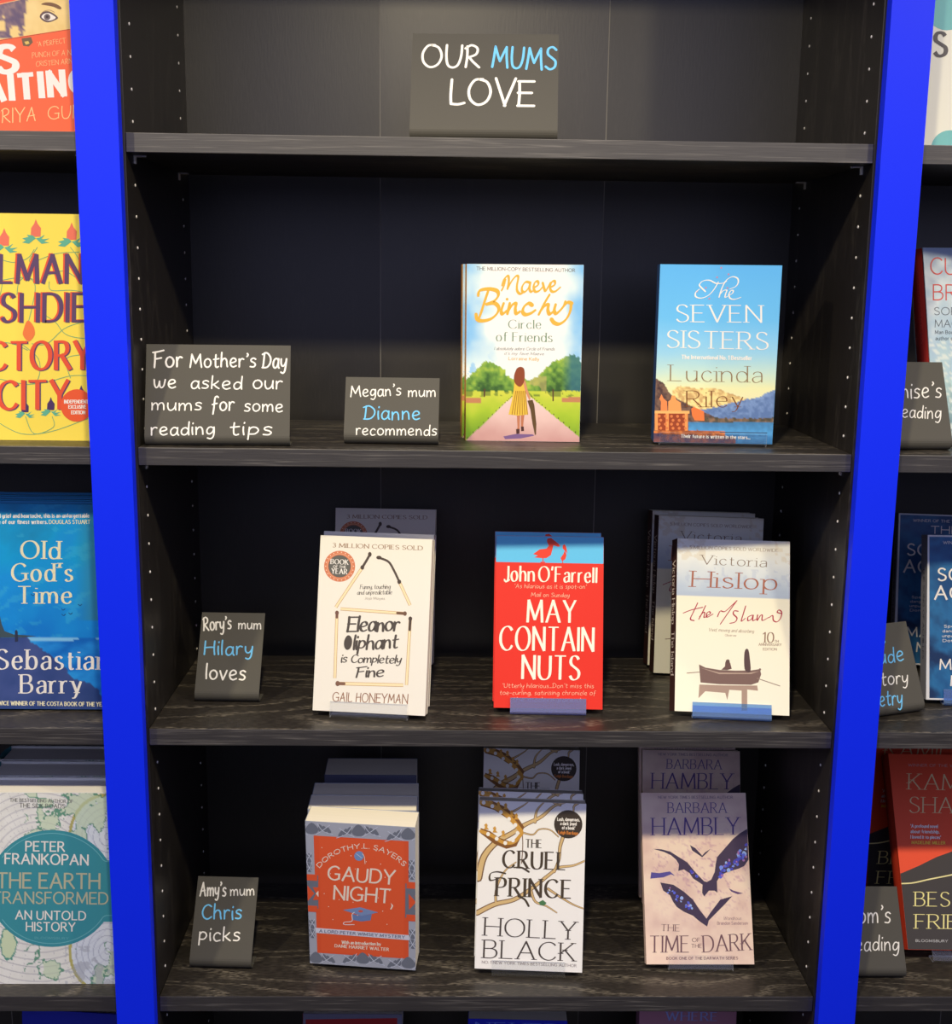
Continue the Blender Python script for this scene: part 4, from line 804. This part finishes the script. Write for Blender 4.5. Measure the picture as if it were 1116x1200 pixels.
def art_victory():
    A = Art(.142, .242, I(-52.7, 249.3, 105.5, 251.6, 117.6, 517.1, -35.3, 515.5), (0, 230, 3.986))
    v = 'vine_picture'; G = (120, 165, 110)
    for p in ((160, 250, 130, 290, 60, 310, -40, 280), (175, 240, 140, 310, 260, 270, 370, 262), (330, 240, 370, 300, 390, 400, 300, 350, 200, 380), (80, 460, 90, 400, 130, 380, 165, 420, 150, 520, 130, 600), (230, 400, 240, 440, 330, 440, 400, 450), (-20, 400, 100, 380, 200, 400), (200, 550, 260, 590, 300, 640, 350, 660, 410, 665),
              (150, 690, 220, 690, 300, 620, 380, 590), (100, 690, 180, 760, 180, 850, 130, 880, -20, 850), (130, 880, 220, 870, 330, 840, 420, 840), (330, 850, 310, 760, 400, 740), (120, 1030, 160, 1110, 250, 1080, 245, 1030), (-20, 1050, 100, 1110, 240, 1100, 410, 1040), (0, 470, 10, 400, -20, 380), (-20, 680, 60, 690, 130, 720)):
        A.line(v, I(*p), 3.5, G, 3)
    def flower(x, y, s=1, c=(226, 112, 85), up=1):
        fn = 'flower#%d' % x
        A.poly(fn, I(x - 24 * s, y, x - 22 * s, y - 40 * s * up, x - 8 * s, y - 60 * s * up, x, y - 82 * s * up, x + 9 * s, y - 60 * s * up, x + 24 * s, y - 40 * s * up, x + 22 * s, y), c, 4)
        for a in (-75, -40, 40, 75, 105, -105):
            r = math.radians(a); dx, dy = math.sin(r), -math.cos(r) * .55; cx, cy = x, y + 8 * s
            A.poly(fn, I(cx, cy, cx + dx * 30 * s - dy * 14 * s, cy + dy * 30 * s + dx * 14 * s + 8, cx + dx * 66 * s, cy + dy * 66 * s + 10, cx + dx * 34 * s + dy * 8 * s, cy + dy * 34 * s - dx * 6 * s + 14), (95, 168, 135), 4)
    flower(20, 232); flower(168, 190); flower(335, 205); flower(-110, 215)
    A.poly('flower_bud', I(112, 620, 125, 585, 140, 585, 160, 615, 162, 650, 135, 680, 108, 650), (232, 120, 60), 4, True)
    N = (92, 66, 96); R = (222, 82, 52); OR = (232, 130, 60)
    for c1, c2, dx in ((R, N, 8),):
        A.text('author_lettering', 'SALMAN', -190 - dx, 402, 385 - dx, 402, 128, 'cut', R, 5); A.text('author_lettering', 'SALMAN', -190, 405, 385, 405, 128, 'cut', N, 6)
        A.text('author_lettering', 'RUSHDIE', -190 - dx, 585, 405 - dx, 582, 128, 'cut', R, 5); A.text('author_lettering', 'RUSHDIE', -190, 588, 405, 585, 128, 'cut', N, 6)
        A.text('title_lettering', 'VICTORY', -170, 815, 425, 808, 126, 'cut', N, 5); A.text('title_lettering', 'VICTORY', -176, 812, 419, 805, 126, 'cut', R, 6)
        A.text('title_lettering', 'CITY', 2, 998, 322, 993, 128, 'cut', N, 5); A.text('title_lettering', 'CITY', -4, 995, 316, 990, 128, 'cut', R, 6)
    flower(118, 1010, .72, (75, 50, 90)); flower(238, 1000, .75, (75, 50, 90)); flower(380, 945, .75, (75, 50, 90))
    A.disc('red_sticker', 360, 978, 76, (226, 88, 48), 7)
    for y, x0, x1, s in ((968, 302, 412, 'INDEPENDENT'), (992, 322, 402, 'EXCLUSIVE'), (1018, 335, 398, 'EDITION')): A.text('red_sticker', s, x0, y, x1, y, 15, 'tinyb', WC, 9)
    return A

def art_oldgod():
    A = Art(.156, .239, I(-41.3, 588.9, 122.6, 590.4, 130.6, 830.6, -29.1, 829.7), (0, 560, 3.75))
    def f(X, Y):
        n = vnoise(X + 500, Y + X * .4, 160, 61, 4); n2 = vnoise((X + 500) * .35, Y + X * .25, 26, 64, 3)
        c = ramp(Y / 600 + (n - .5) * .9, [(0, (30, 125, 165)), (.35, (20, 150, 200)), (.7, (25, 140, 205)), (1.1, (20, 120, 195))]); c = blend(c, (70, 175, 205), (n2 > .62) * .35); c = blend(c, (60, 120, 135), np.clip((X - 330) / 130, 0, .8) * (Y < 620))
        s = ramp((n2 + n) / 2, [(.3, (15, 95, 175)), (.7, (45, 150, 215))]); c = np.where((Y > 700)[..., None], s, c); c = blend(c, (150, 205, 225), ((np.abs(Y - 706) < 5) & (n2 > .35)) * .8)
        edge = np.interp(X, [-200, 30, 120, 250, 330, 400, 460], [690, 690, 700, 800, 880, 900, 960]) + (n2 - .5) * 30
        return np.where((Y > edge)[..., None], ramp(n, [(.2, (38, 60, 110)), (.8, (70, 85, 135))]), c)
    A.paint('cover_picture', 80, 118, f)
    A.poly('headland_picture', I(-30, 600, 0, 605, 8, 640, 20, 670, 60, 685, 110, 688, 160, 692, 100, 698, -30, 698), (62, 78, 82), 3); A.poly('headland_picture', I(66, 670, 72, 664, 78, 672, 80, 715, 66, 718), (45, 50, 70), 4)
    for x, y in ((278, 576), (310, 594), (352, 556), (280, 600), (145, 512), (268, 522)): A.line('birds', I(x - 8, y - 4, x, y + 2, x + 8, y - 4), 3, (30, 70, 110), 3)
    C = (232, 222, 178); t = 'title_lettering'
    A.text(t, 'Old', 95, 350, 260, 352, 76, 'serifb', C, wt=.85); A.text(t, "God's", 55, 450, 316, 450, 76, 'serifb', C, wt=.85); A.text(t, 'Time', 80, 548, 312, 548, 74, 'serifb', C, wt=.85)
    A.text('author_lettering', 'Sebastian', -12, 836, 470, 838, 84, 'serifb', WC, wt=.8); A.text('author_lettering', 'Barry', 94, 942, 356, 942, 80, 'serifb', WC, wt=.8)
    A.text('quote_lettering', 'A tale of love and grief and heartache, this is an unforgettable', -150, 172, 392, 170, 16, 'tinyb', WC); A.text('quote_lettering', 'novel from one of our finest writers.', -140, 198, 208, 198, 16, 'tinyb', WC); A.text('quote_lettering', 'DOUGLAS STUART', 216, 198, 396, 198, 16, 'tiny', C)
    A.text('strapline_lettering', 'TWICE WINNER OF THE COSTA BOOK OF THE YEAR', -20, 994, 474, 1000, 16, 'tinyb', C)
    return A

def art_earth():
    A = Art(.156, .24, I(-35.0, 929.0, 126.2, 929.7, 136.7, 1153.3, -19.5, 1153.2), (0, 860, 3.53))
    def f(X, Y):
        n = vnoise(X + 500, Y, 70, 71, 4); n2 = vnoise(X + 500, Y, 24, 73, 3)
        c = ramp(n, [(.3, (226, 222, 206)), (.7, (236, 232, 216))])
        g1 = np.hypot(X - 170, Y + 1200 - 1500 * (Y > 640)); r1 = np.hypot(X - 160, Y - 560); a1 = np.arctan2(Y - 560, X - 160)
        lines = np.minimum(np.abs((r1 / 30) % 1 - .5), np.abs((a1 * 9) % 1 - .5) * r1 / 60)
        c = blend(c, (172, 168, 168), np.clip(1.3 - lines / .08, 0, 1) * .75)
        r2 = np.hypot((X - 445) / .9, Y - 425); r3 = np.hypot((X - 445) / .9, Y - 900)
        for r in (r2, r3):
            c = blend(c, (215, 222, 225), (r < 165) * .7); c = blend(c, (150, 155, 170), ((r < 165) & ((np.abs((r / 26) % 1 - .5) < .07))) * .6); c = blend(c, (182, 172, 98), np.abs(r - 172) < 7)
        land = ((n > .56) & (Y > 900) & (X > 180)) | ((n > .58) & (Y < 500) & (X > 110)); c = blend(c, (196, 212, 170), land * .7)
        edge = (np.abs(n - .56) < .018) & ((Y > 860) | (Y < 480)) & (X > 100); c = blend(c, (88, 142, 112), edge * .9)
        tx = ((n2 > .55) & (X > 270) & (Y > 880) & (r3 > 60)); c = blend(c, (168, 170, 172), tx * .55)
        g = ((X - 35) / 34) ** 2 + ((Y - 870) / 62) ** 2 + (n2 - .5) * .8; c = blend(c, (92, 150, 130), (g < 1.15)); c = blend(c, (205, 216, 172), (g < .85))
        return c
    A.paint('cover_picture', 150, 225, f)
    T = (62, 142, 148); e = 'teal_medallion'; O = (110, 178, 178)
    def lens(cx, cy, rx, ry, y0, y1, bx, n=40):
        P = []
        for k in range(n):
            a = 2 * math.pi * k / n; P.append((cx + rx * math.cos(a), cy + ry * math.sin(a)))
        return P
    A.disc(e, 215, 640, 262, T, 2, 242, 60); A.poly(e, I(-120, 524, 480, 524, 480, 778, -120, 778), T, 3)
    for sg in (-1, 1):
        A.line(e, [(215 + 248 * math.cos(a), 640 + sg * 228 * math.sin(a)) for a in [math.radians(q) for q in range(32, 149, 6)]], 3.5, O, 4, cap=False)
        A.line(e, I(425, 640 - sg * 120, 440, 640 - sg * 112, 470, 640 - sg * 112), 3.5, O, 4)
    A.text('author_lettering', 'PETER', 108, 484, 266, 486, 38, 'sansb', WC, 5, wt=.85); A.text('author_lettering', 'FRANKOPAN', 22, 536, 364, 542, 40, 'sansb', WC, 5, wt=.85)
    C = (186, 182, 146); A.text('title_lettering', 'THE EARTH', -10, 636, 412, 640, 60, 'sans', C, 5); A.text('title_lettering', 'TRANSFORMED', -30, 700, 446, 704, 46, 'sans', C, 5)
    A.text('subtitle_lettering', 'AN UNTOLD', 66, 766, 354, 770, 34, 'sansb', WC, 5, wt=.8); A.text('subtitle_lettering', 'HISTORY', 110, 814, 310, 816, 34, 'sansb', WC, 5, wt=.8); A.text('publisher_lettering', 'BLOOMSBURY', 145, 848, 284, 850, 8, 'tiny', O, 5)
    A.text('strapline_lettering', 'THE BESTSELLING AUTHOR OF', 42, 280, 302, 286, 13, 'tiny', (130, 128, 120), 5); A.text('strapline_lettering', 'THE SILK ROADS', 82, 304, 268, 308, 16, 'tiny', (110, 108, 100), 5)
    return A

def art_st():
    A = Art(.16, .24, I(1090.2, -107.4, 1270.0, -103.8, 1242.0, 178.4, 1068.3, 175.7), (700, 0, 2.683))
    A.disc('teal_disc', 1100, 30, 66, (120, 185, 175), 2); A.disc('teal_disc#2', 1110, 470, 60, (120, 185, 175), 2)
    A.text('title_lettering', 'STONE', 1062, 176, 1400, 176, 72, 'black', (90, 85, 82), 5, wt=.6)
    return A
def art_cursed():
    A = Art(.144, .222, I(1080.9, 290.1, 1215.8, 290.8, 1230.6, 522.7, 1095.5, 527.5), (980, 180, 3.158))
    def f(X, Y):
        n = vnoise(X, Y, 40, 81, 4); n2 = vnoise(X, Y * 1.8, 16, 83)
        c = ramp((Y - 340) / 700 + (n - .5) * .5, [(0, (150, 165, 180)), (.25, (200, 208, 205)), (.5, (160, 185, 195)), (.8, (180, 205, 195)), (1, (120, 150, 150))])
        return blend(c, (225, 225, 205), ((n2 > .58) & (Y > 700)) * .7)
    A.paint('cover_picture', 50, 76, f)
    R = (200, 72, 66); K = (85, 92, 100)
    A.text('title_lettering', 'CURSED', 350, 450, 640, 450, 62, 'sansl', R, 5); A.text('title_lettering', 'BREAD', 360, 550, 620, 550, 58, 'sansl', R, 5)
    A.text('author_lettering', 'SOPHIE', 364, 608, 520, 608, 28, 'sans', K, 5, wt=.8); A.text('author_lettering', 'MACKINTOSH', 366, 656, 640, 656, 28, 'sans', K, 5, wt=.8)
    A.text('strapline_lettering', 'Man Booker Prize longlisted', 366, 682, 600, 682, 13, 'tiny', K, 5); A.text('strapline_lettering', 'author of The Water Cure', 368, 706, 590, 706, 13, 'tiny', K, 5)
    return A
def art_ach():
    A = Art(.129, .198, I(1087.4, 628.9, 1216.8, 631.0, 1215.0, 825.4, 1085.3, 822.0), (960, 560, 3.75))
    def f(X, Y):
        n = vnoise(X, Y, 80, 91, 4); c = ramp(n + np.clip((700 - Y) / 900, -.2, .2), [(.2, (28, 52, 88)), (.5, (45, 110, 155)), (.8, (30, 75, 120))])
        return c
    A.paint('cover_picture', 50, 76, f)
    Wh = (222, 218, 210)
    for p in (I(470, 250, 485, 250, 485, 1000, 462, 1000), I(470, 252, 980, 258, 980, 272, 470, 266), I(462, 975, 980, 985, 980, 1000, 462, 996), I(950, 250, 980, 250, 980, 1000, 946, 1000)): A.poly('white_border', p, Wh, 3)
    A.text('strapline_lettering', "WINNER OF THE WOMEN'S PRIZE", 546, 298, 900, 300, 12, 'tiny', WC, 5)
    t = 'title_lettering'; A.text(t, 'THE', 632, 352, 760, 352, 34, 'sans', WC, 5); A.text(t, 'SONG OF', 524, 458, 890, 458, 52, 'sansb', WC, 5, wt=.8); A.text(t, 'ACHILLES', 510, 540, 910, 540, 56, 'sansb', WC, 5, wt=.8)
    for k, s in enumerate(('Spellbinding,', 'dangerous and', 'unputdownable', 'Donna Tartt')): A.text('quote_lettering', s, 550 - (8 - k * 2) * k, 665 + 21 * k, 700, 665 + 21 * k, 11, 'tiny', WC, 5)
    A.text('author_lettering', 'MADELINE', 532, 848, 880, 848, 42, 'sansb', WC, 5, wt=.8); A.text('author_lettering', 'MILLER', 580, 920, 830, 920, 42, 'sansb', WC, 5, wt=.8)
    return A
def art_kam():
    A = Art(.153, .24, I(1040.4, 893.7, 1178.2, 895.6, 1208.6, 1125.5, 1063.3, 1123.3), (960, 850, 3.43))
    A.poly('black_wave', I(240, 645, 330, 630, 400, 600, 470, 565, 540, 540, 640, 520, 900, 560, 900, 980, 240, 980), (58, 52, 48), 2)
    A.line('cream_line', I(300, 672, 370, 670, 440, 655, 540, 635, 700, 600, 850, 640), 5, (240, 225, 150), 4)
    C = (236, 205, 140); A.text('author_lettering', 'KAMILA', 358, 292, 700, 300, 62, 'serif', C, 5, wt=.7); A.text('author_lettering', 'SHAMSIE', 362, 386, 730, 392, 62, 'serif', C, 5, wt=.7)
    Y = (240, 225, 140); A.text('title_lettering', 'BEST OF', 384, 762, 720, 766, 56, 'serif', Y, 5, wt=.85); A.text('title_lettering', 'FRIENDS', 386, 852, 740, 856, 56, 'serif', Y, 5, wt=.85)
    A.text('strapline_lettering', "WINNER OF THE WOMEN'S PRIZE", 356, 200, 680, 206, 10, 'tiny', (215, 160, 140), 5); A.text('publisher_lettering', 'BLOOMSBURY', 386, 906, 514, 908, 9, 'tiny', (200, 195, 185), 5)
    for k, s in enumerate(("'A profound novel", 'about friendship.', "I loved it to pieces'")): A.text('quote_lettering', s, 366, 446 + 22 * k, 474 + 6 * k, 448 + 22 * k, 12, 'tinyb', WC, 5)
    A.text('quote_lettering', 'MADELINE MILLER', 370, 512, 504, 514, 11, 'tinyb', (245, 200, 60), 5)
    return A

# ---------------------------------------------------------------- books
CRM = (229, 220, 198)
# second shelf from the top
b = book('paperback', 'orange-spined paperback with a woman walking down a park path, front copy', .129, .1965, .026, (.4141, .0790, .0004, -.062, .0, -.004), (238, 236, 220), (236, 160, 70), art=art_circle(), group='two copies of the park path paperback', skew=.12)
spine_text(b, 'spine_lettering', 'Circle of Friends', .129, .026, .1965, 30, 140, 7, 'serif', WC, .12)
another(b, 'orange-spined paperback hidden behind the front park path copy', (.4100, .1060, .0004, -.062, .0, -.004))
b = book('paperback', 'sky-blue paperback with white title over a lake and stone terrace', .1315, .1953, .034, (.6256, .0550, .0035, -.08, .0, -.002), (110, 185, 225), (40, 70, 110), art=art_seven())
stand('low clear book stand under the sky-blue lake paperback', (.6256, .0550, .0002, -.08, .03, 0), CLEAR, w=.118, depth=.042, lip=.014, sup=.09)
# third shelf
b = book('paperback', 'cream paperback with a house drawn in matchsticks, front copy on the stand', .1301, .2009, .022, (.2419, .0336, ZS3 + .0074, -.111, .238, .006), CRM, (225, 218, 196), art=art_eleanor(), group='three copies of the matchstick house paperback')
another(b, 'cream matchstick house paperback, middle copy right behind the front one', (.2438, .0582, ZS3 + .0074, -.111, .238, .004))
another(b, 'cream matchstick house paperback in shade at the back of the shelf', (.2475, .2250, ZS3 + .0045, -.048, .188, 0))
stand('clear book stand holding the matchstick house paperback', (.2419, .0336, ZS3 + .0002, -.111, .238, 0), CLEAR, w=.089, depth=.055)
b = book('paperback', 'red paperback with blue top band and two pelicans, front copy', .1262, .2003, .020, (.4486, .0519, ZS3 + .0073, -.035, .272, 0), (222, 46, 28), (214, 46, 34), art=art_nuts(), group='two copies of the pelican paperback')
another(b, 'red and blue pelican paperback hidden right behind the front one', (.4480, .0730, ZS3 + .0078, -.035, .272, 0))
stand('violet-tinted book stand holding the red pelican paperback', (.4486, .0519, ZS3 + .0002, -.035, .272, 0), VIOLETFILM, w=.088, depth=.055)
b = book('paperback', 'cream paperback with a rowing boat and red handwritten title, front copy', .1306, .2015, .018, (.6596, .0381, ZS3 + .0078, -.107, .336, 0), (240, 230, 198), (62, 34, 28), art=art_island(), group='three copies of the rowing boat paperback', skew=.26)
spine_text(b, 'spine_lettering', 'Victoria Hislop  The Island', .1306, .018, .2015, 26, 160, 9, 'serif', (225, 205, 180), .26)
another(b, 'rowing boat paperback behind to the left, second in the row', (.6595, .1860, ZS3 + .0046, -.123, .132, 0))
another(b, 'rowing boat paperback at the very back of its row', (.6570, .2190, ZS3 + .0046, -.11, .125, 0))
stand('blue-tinted book stand holding the front rowing boat paperback', (.6596, .0381, ZS3 + .0002, -.107, .336, 0), BLUEFILM, w=.090, depth=.024)
# fourth shelf
GP = (168, 170, 176)
b = book('paperback', 'thick grey and red paperback with a mortarboard, front copy', .1294, .1978, .033, (.2320, .0551, ZS4 + .0046, -.106, -.125, .011), GP, (150, 152, 158), art=art_gaudy(), group='copies of the mortarboard paperback')
another(b, 'thick mortarboard paperback, second in its row', (.2318, .0925, ZS4 + .005, -.02, -.125, 0))
another(b, 'thick mortarboard paperback, third in its row', (.2322, .1290, ZS4 + .005, .0, -.125, 0))
b = book('paperback', 'smaller thick paperback at the back of the mortarboard row', .118, .193, .045, (.2340, .2010, ZS4 + .005, 0, -.10, 0), (90, 92, 110), (80, 84, 100))
b = book('paperback', 'white paperback with gold branches, crown and black badge, front copy', .1293, .2002, .026, (.4318, .0415, ZS4 + .0080, -.051, .247, .010), (240, 234, 218), (220, 214, 200), art=art_cruel(), group='three copies of the crown and branches paperback')
another(b, 'crown and branches paperback, middle copy with only its top showing', (.4320, .0695, ZS4 + .0080, -.045, .247, .008))
another(b, 'crown and branches paperback in shade at the back', (.4440, .2190, ZS4 + .0060, -.05, .20, 0))
stand('clear book stand holding the crown and branches paperback', (.4318, .0415, ZS4 + .0002, -.051, .247, 0), CLEAR, w=.088, depth=.060, sup=.196, supw=.048)
b = book('paperback', 'pinkish paperback with dark blue bats, front copy', .1313, .2032, .016, (.6423, .0547, ZS4 + .0084, -.025, .429, -.014), (236, 206, 178), (230, 198, 172), art=art_dark(), group='three copies of the bats paperback')
another(b, 'bats paperback leaning behind the front copy, author name in shade', (.6610, .2020, ZS4 + .006, -.049, .30, -.008))
another(b, 'bats paperback at the very back with just its top edge showing', (.6590, .2200, ZS4 + .006, -.049, .295, -.008))
stand('clear book stand holding the front bats paperback', (.6430, .0547, ZS4 + .0002, -.025, .429, 0), CLEAR, w=.078, depth=.021)
# left bookcase
book('hardback', 'red and yellow hardback with an eye and torn paper, top left', .153, .24, .030, (-.1315, .030, ZS1 + .0003, 0, 0, 0), (236, 98, 58), (220, 90, 55), True, art=art_waiting())
book('hardback', 'yellow hardback with flowers, vines and a round red sticker', .142, .242, .036, (-.123, .045, ZS2 + .0003, 0, 0, 0), (240, 212, 80), (236, 205, 75), True, art=art_victory())
b = book('hardback', 'blue sea hardback with cream title, front copy', .156, .239, .026, (-.134, .055, ZS3 + .0022, 0, .04, 0), (40, 130, 180), (40, 110, 160), True, art=art_oldgod(), group='three copies of the blue sea hardback')
another(b, 'blue sea hardback, second copy with just its top edge showing', (-.131, .0835, ZS3 + .0022, 0, .035, 0))
another(b, 'blue sea hardback, rearmost copy showing a thin top edge', (-.134, .1120, ZS3 + .0022, 0, .03, 0))
b = book('hardback', 'map-covered hardback with a teal medallion, front copy', .156, .24, .046, (-.134, .025, ZS4 + .0003, 0, 0, 0), (228, 224, 208), (62, 142, 148), True, PAGES_W, art=art_earth(), group='three copies of the teal medallion hardback')
another(b, 'teal medallion hardback, second copy behind the front one', (-.132, .0735, ZS4 + .0003, 0, 0, 0))
another(b, 'teal medallion hardback, rearmost copy under the shelf above', (-.137, .1225, ZS4 + .0003, 0, 0, 0))
# right bookcase
book('hardback', 'cream book with teal discs and grey capitals, top right', .16, .24, .028, (.902, .050, ZS1 + .0003, 0, 0, 0), (232, 226, 200), (215, 210, 190), True, art=art_st())
b = book('hardback', 'pale watery hardback with thin red title and red spine', .144, .222, .026, (.9553, .0949, ZS2 + .0066, .231, .222, -.012), (190, 205, 205), (168, 42, 36), True, art=art_cursed())
spine_text(b, 'spine_lettering', 'CURSED BREAD', .150, .026, .222, 24, 110, 12, 'sansl', (215, 90, 80))
stand('clear book stand under the pale red-spined hardback', (.9553, .0949, ZS2 + .0002, .231, .222, 0), CLEAR, w=.10, depth=.033)
b = book('paperback', 'dark blue paperback with a white border, front copy', .129, .198, .025, (.9709, .0870, ZS3 + .0070, -.097, .202, -.012), (216, 212, 206), (188, 184, 190), art=art_ach(), group='two copies of the white-bordered blue paperback')
spine_text(b, 'spine_lettering', 'THE SONG OF ACHILLES', .129, .025, .198, 40, 150, 6, 'sansb', (110, 112, 125)); 
another(b, 'dark blue white-bordered paperback standing in shade behind', (.9798, .2200, ZS3 + .0070, -.162, .19, 0))
stand('blue-tinted book stand under the front white-bordered paperback', (.9709, .0870, ZS3 + .0002, -.097, .202, 0), BLUEFILM, w=.088, depth=.030)
b = book('hardback', 'orange-red and black hardback with a cream line, front copy', .153, .24, .028, (.9801, .0730, ZS4 + .0165, -.031, .534, -.003), (238, 76, 34), (205, 60, 34), True, art=art_kam(), group='two copies of the red and black hardback')
spine_text(b, 'spine_lettering', 'KAMILA SHAMSIE', .159, .028, .24, 60, 160, 7, 'serif', (240, 190, 70))
another(b, 'red and black hardback in deep shade behind the front copy', (.975, .205, ZS4 + .008, -.03, .22, 0))
stand('smoky clear book stand under the red and black hardback', (.9801, .0730, ZS4 + .0002, -.031, .534, 0), CLEAR, w=.09, depth=.034)
# shelf cut by the lower edge of the photograph
def art_plain(w, h, col, txt, cap, c, y=22, x0=.08, x1=.92):
    A = Art(w, h, [(0, 0), (1000, 0), (1000, 1000 * h / w), (0, 1000 * h / w)])
    if txt: A.text('title_lettering', txt, 1000 * x0, y + cap, 1000 * x1, y + cap, cap, 'serifb', c, 5)
    return A
book('paperback', 'grey and dark red paperback below, under the mortarboard row', .1296, .198, .030, (.2114, .1280, ZS5 + .0036, -.011, .10, 0), (120, 118, 132), (150, 40, 40), art=(lambda A: (A.poly('red_band', I(30, 60, 950, 40, 950, 150, 30, 110), (172, 40, 40), 2), A)[1])(art_plain(.1296, .198, 0, '', 80, WC)))
book('paperback', 'royal blue paperback below, under the crown and branches row', .1288, .198, .034, (.4258, .1150, ZS5 + .0038, -.040, .10, 0), (30, 40, 190), (30, 36, 170), art=art_plain(.1288, .198, 0, 'NEVER', 80, (120, 150, 220), 34))
book('paperback', 'dusky pink paperback below, under the bats row', .1280, .198, .028, (.6518, .1348, ZS5 + .0032, -.018, .10, 0), (176, 120, 130), (150, 100, 115), art=art_plain(.128, .198, 0, 'WHERE', 90, (150, 160, 205), 8, .28, .8))
book('hardback', 'orange and blue hardback below, at the bottom left', .1439, .232, .030, (-.131, .0778, ZS5 + .003, -.10, .10, 0), (40, 50, 170), (205, 110, 60), True)

# ---------------------------------------------------------------- chalkboard signs
def lines(A, rows, sty='hand', wt=1.):
    for k, (s, x0, y0, x1, y1, cap, c) in enumerate(rows): A.text('chalk_lettering', s, x0, y0, x1, y1, cap, sty, M_CHALKB if c else M_CHALK, 3, wt=wt, jit=.03, seed=k + 3)
sign('chalkboard sign reading OUR MUMS LOVE on the top shelf', .1533, .1178, (.3636, .0165, ZS1, -.049, .348, 0), I(482.7, 39.3, 654.2, 39.7, 653.4, 163, 480, 163), (270, 0, 2.595),
     lambda A: lines(A, [('OUR', 582, 202, 756, 205, 66, 0), ('MUMS', 796, 202, 988, 210, 64, 1), ('LOVE', 668, 318, 920, 318, 74, 0)], wt=.9))
sign("chalkboard sign about Mother's Day reading tips, at the left of its shelf", .154, .111, (.0828, .0081, ZS2, .036, .282, 0), I(172, 401, 341.3, 403.2, 339.5, 523.5, 169, 522), (150, 380, 2.937),
     lambda A: lines(A, [('For', 92, 142, 186, 140, 54, 0), ("Mother's", 215, 142, 440, 142, 46, 0), ('Day', 466, 145, 545, 148, 50, 0), ('we', 90, 214, 164, 214, 44, 0), ('asked', 218, 216, 392, 218, 42, 0), ('our', 432, 216, 530, 218, 44, 0),
                          ('mums', 82, 290, 252, 292, 40, 0), ('for', 290, 292, 364, 294, 46, 0), ('some', 402, 296, 532, 298, 40, 0), ('reading', 80, 378, 296, 376, 42, 0), ('tips', 352, 378, 494, 378, 44, 0)]))
sign("small chalkboard sign reading Megan's mum Dianne recommends", .1039, .0769, (.2671, .0349, ZS2, -.037, .370, 0), I(406, 442, 515.3, 444, 513.6, 523, 402.3, 521.6), (150, 380, 2.937),
     lambda A: lines(A, [("Megan's", 768, 250, 940, 246, 36, 0), ('mum', 966, 250, 1058, 250, 34, 0), ('Dianne', 816, 328, 1004, 330, 44, 1), ('recommends', 786, 382, 1062, 384, 34, 0)], wt=.95))
sign("upright chalkboard sign reading Rory's mum Hilary loves", .076, .1121, (.0713, .0776, ZS3, -.025, .543, 0), I(236.7, 718, 310.7, 718, 302.5, 826.3, 226.7, 825.8), (160, 700, 6.0),
     lambda A: lines(A, [("Rory's", 472, 234, 664, 224, 88, 0), ('mum', 716, 220, 874, 220, 66, 0), ('Hilary', 476, 404, 812, 404, 92, 1), ('loves', 488, 574, 762, 580, 98, 0)]))
sign("upright chalkboard sign reading Amy's mum Chris picks", .0749, .1116, (.0604, .0474, ZS4, -.046, .57, 0), I(232.8, 1027, 303.3, 1028.3, 293.3, 1142, 220.3, 1139.7), (160, 1000, 6.0),
     lambda A: lines(A, [("Amy's", 450, 298, 628, 300, 92, 0), ('mum', 662, 296, 828, 292, 70, 0), ('Chris', 464, 460, 736, 462, 96, 1), ('picks', 440, 612, 724, 614, 90, 0)]))
sign("chalkboard sign half hidden by the blue board, ending in nise's reading", .0745, .105, (.8515, .0300, ZS2, .067, .445, 0), I(1027, 423.2, 1101.1, 424.4, 1114.6, 528.3, 1039, 528.3), (980, 180, 3.158),
     lambda A: lines(A, [("Denise's", 158, 904, 378, 902, 54, 0), ('is reading', 164, 972, 376, 980, 44, 0)], wt=.75))
sign('tilted chalkboard sign with blue and white words ending in ory and try', .076, .111, (.8602, .0471, ZS3, .348, .45, 0), I(1000.7, 734.8, 1061.9, 728.2, 1086.9, 837.0, 1025.1, 845.8), (960, 560, 3.75),
     lambda A: lines(A, [("Jo's", 200, 742, 292, 728, 44, 1), ('Jude', 236, 822, 372, 804, 62, 1), ('history', 200, 918, 390, 904, 56, 0), ('poetry', 210, 1006, 366, 996, 62, 1)], wt=.85))
sign("chalkboard sign below on the right, ending in om's and reading", .0725, .111, (.8513, .0283, ZS4, -.005, .558, 0), I(982.7, 1038.7, 1051.2, 1039.0, 1064.4, 1152.2, 994.0, 1151.9), (960, 850, 3.43),
     lambda A: lines(A, [("Tom's", 110, 796, 286, 794, 66, 0), ('reading', 122, 906, 320, 906, 56, 0)], wt=.75))
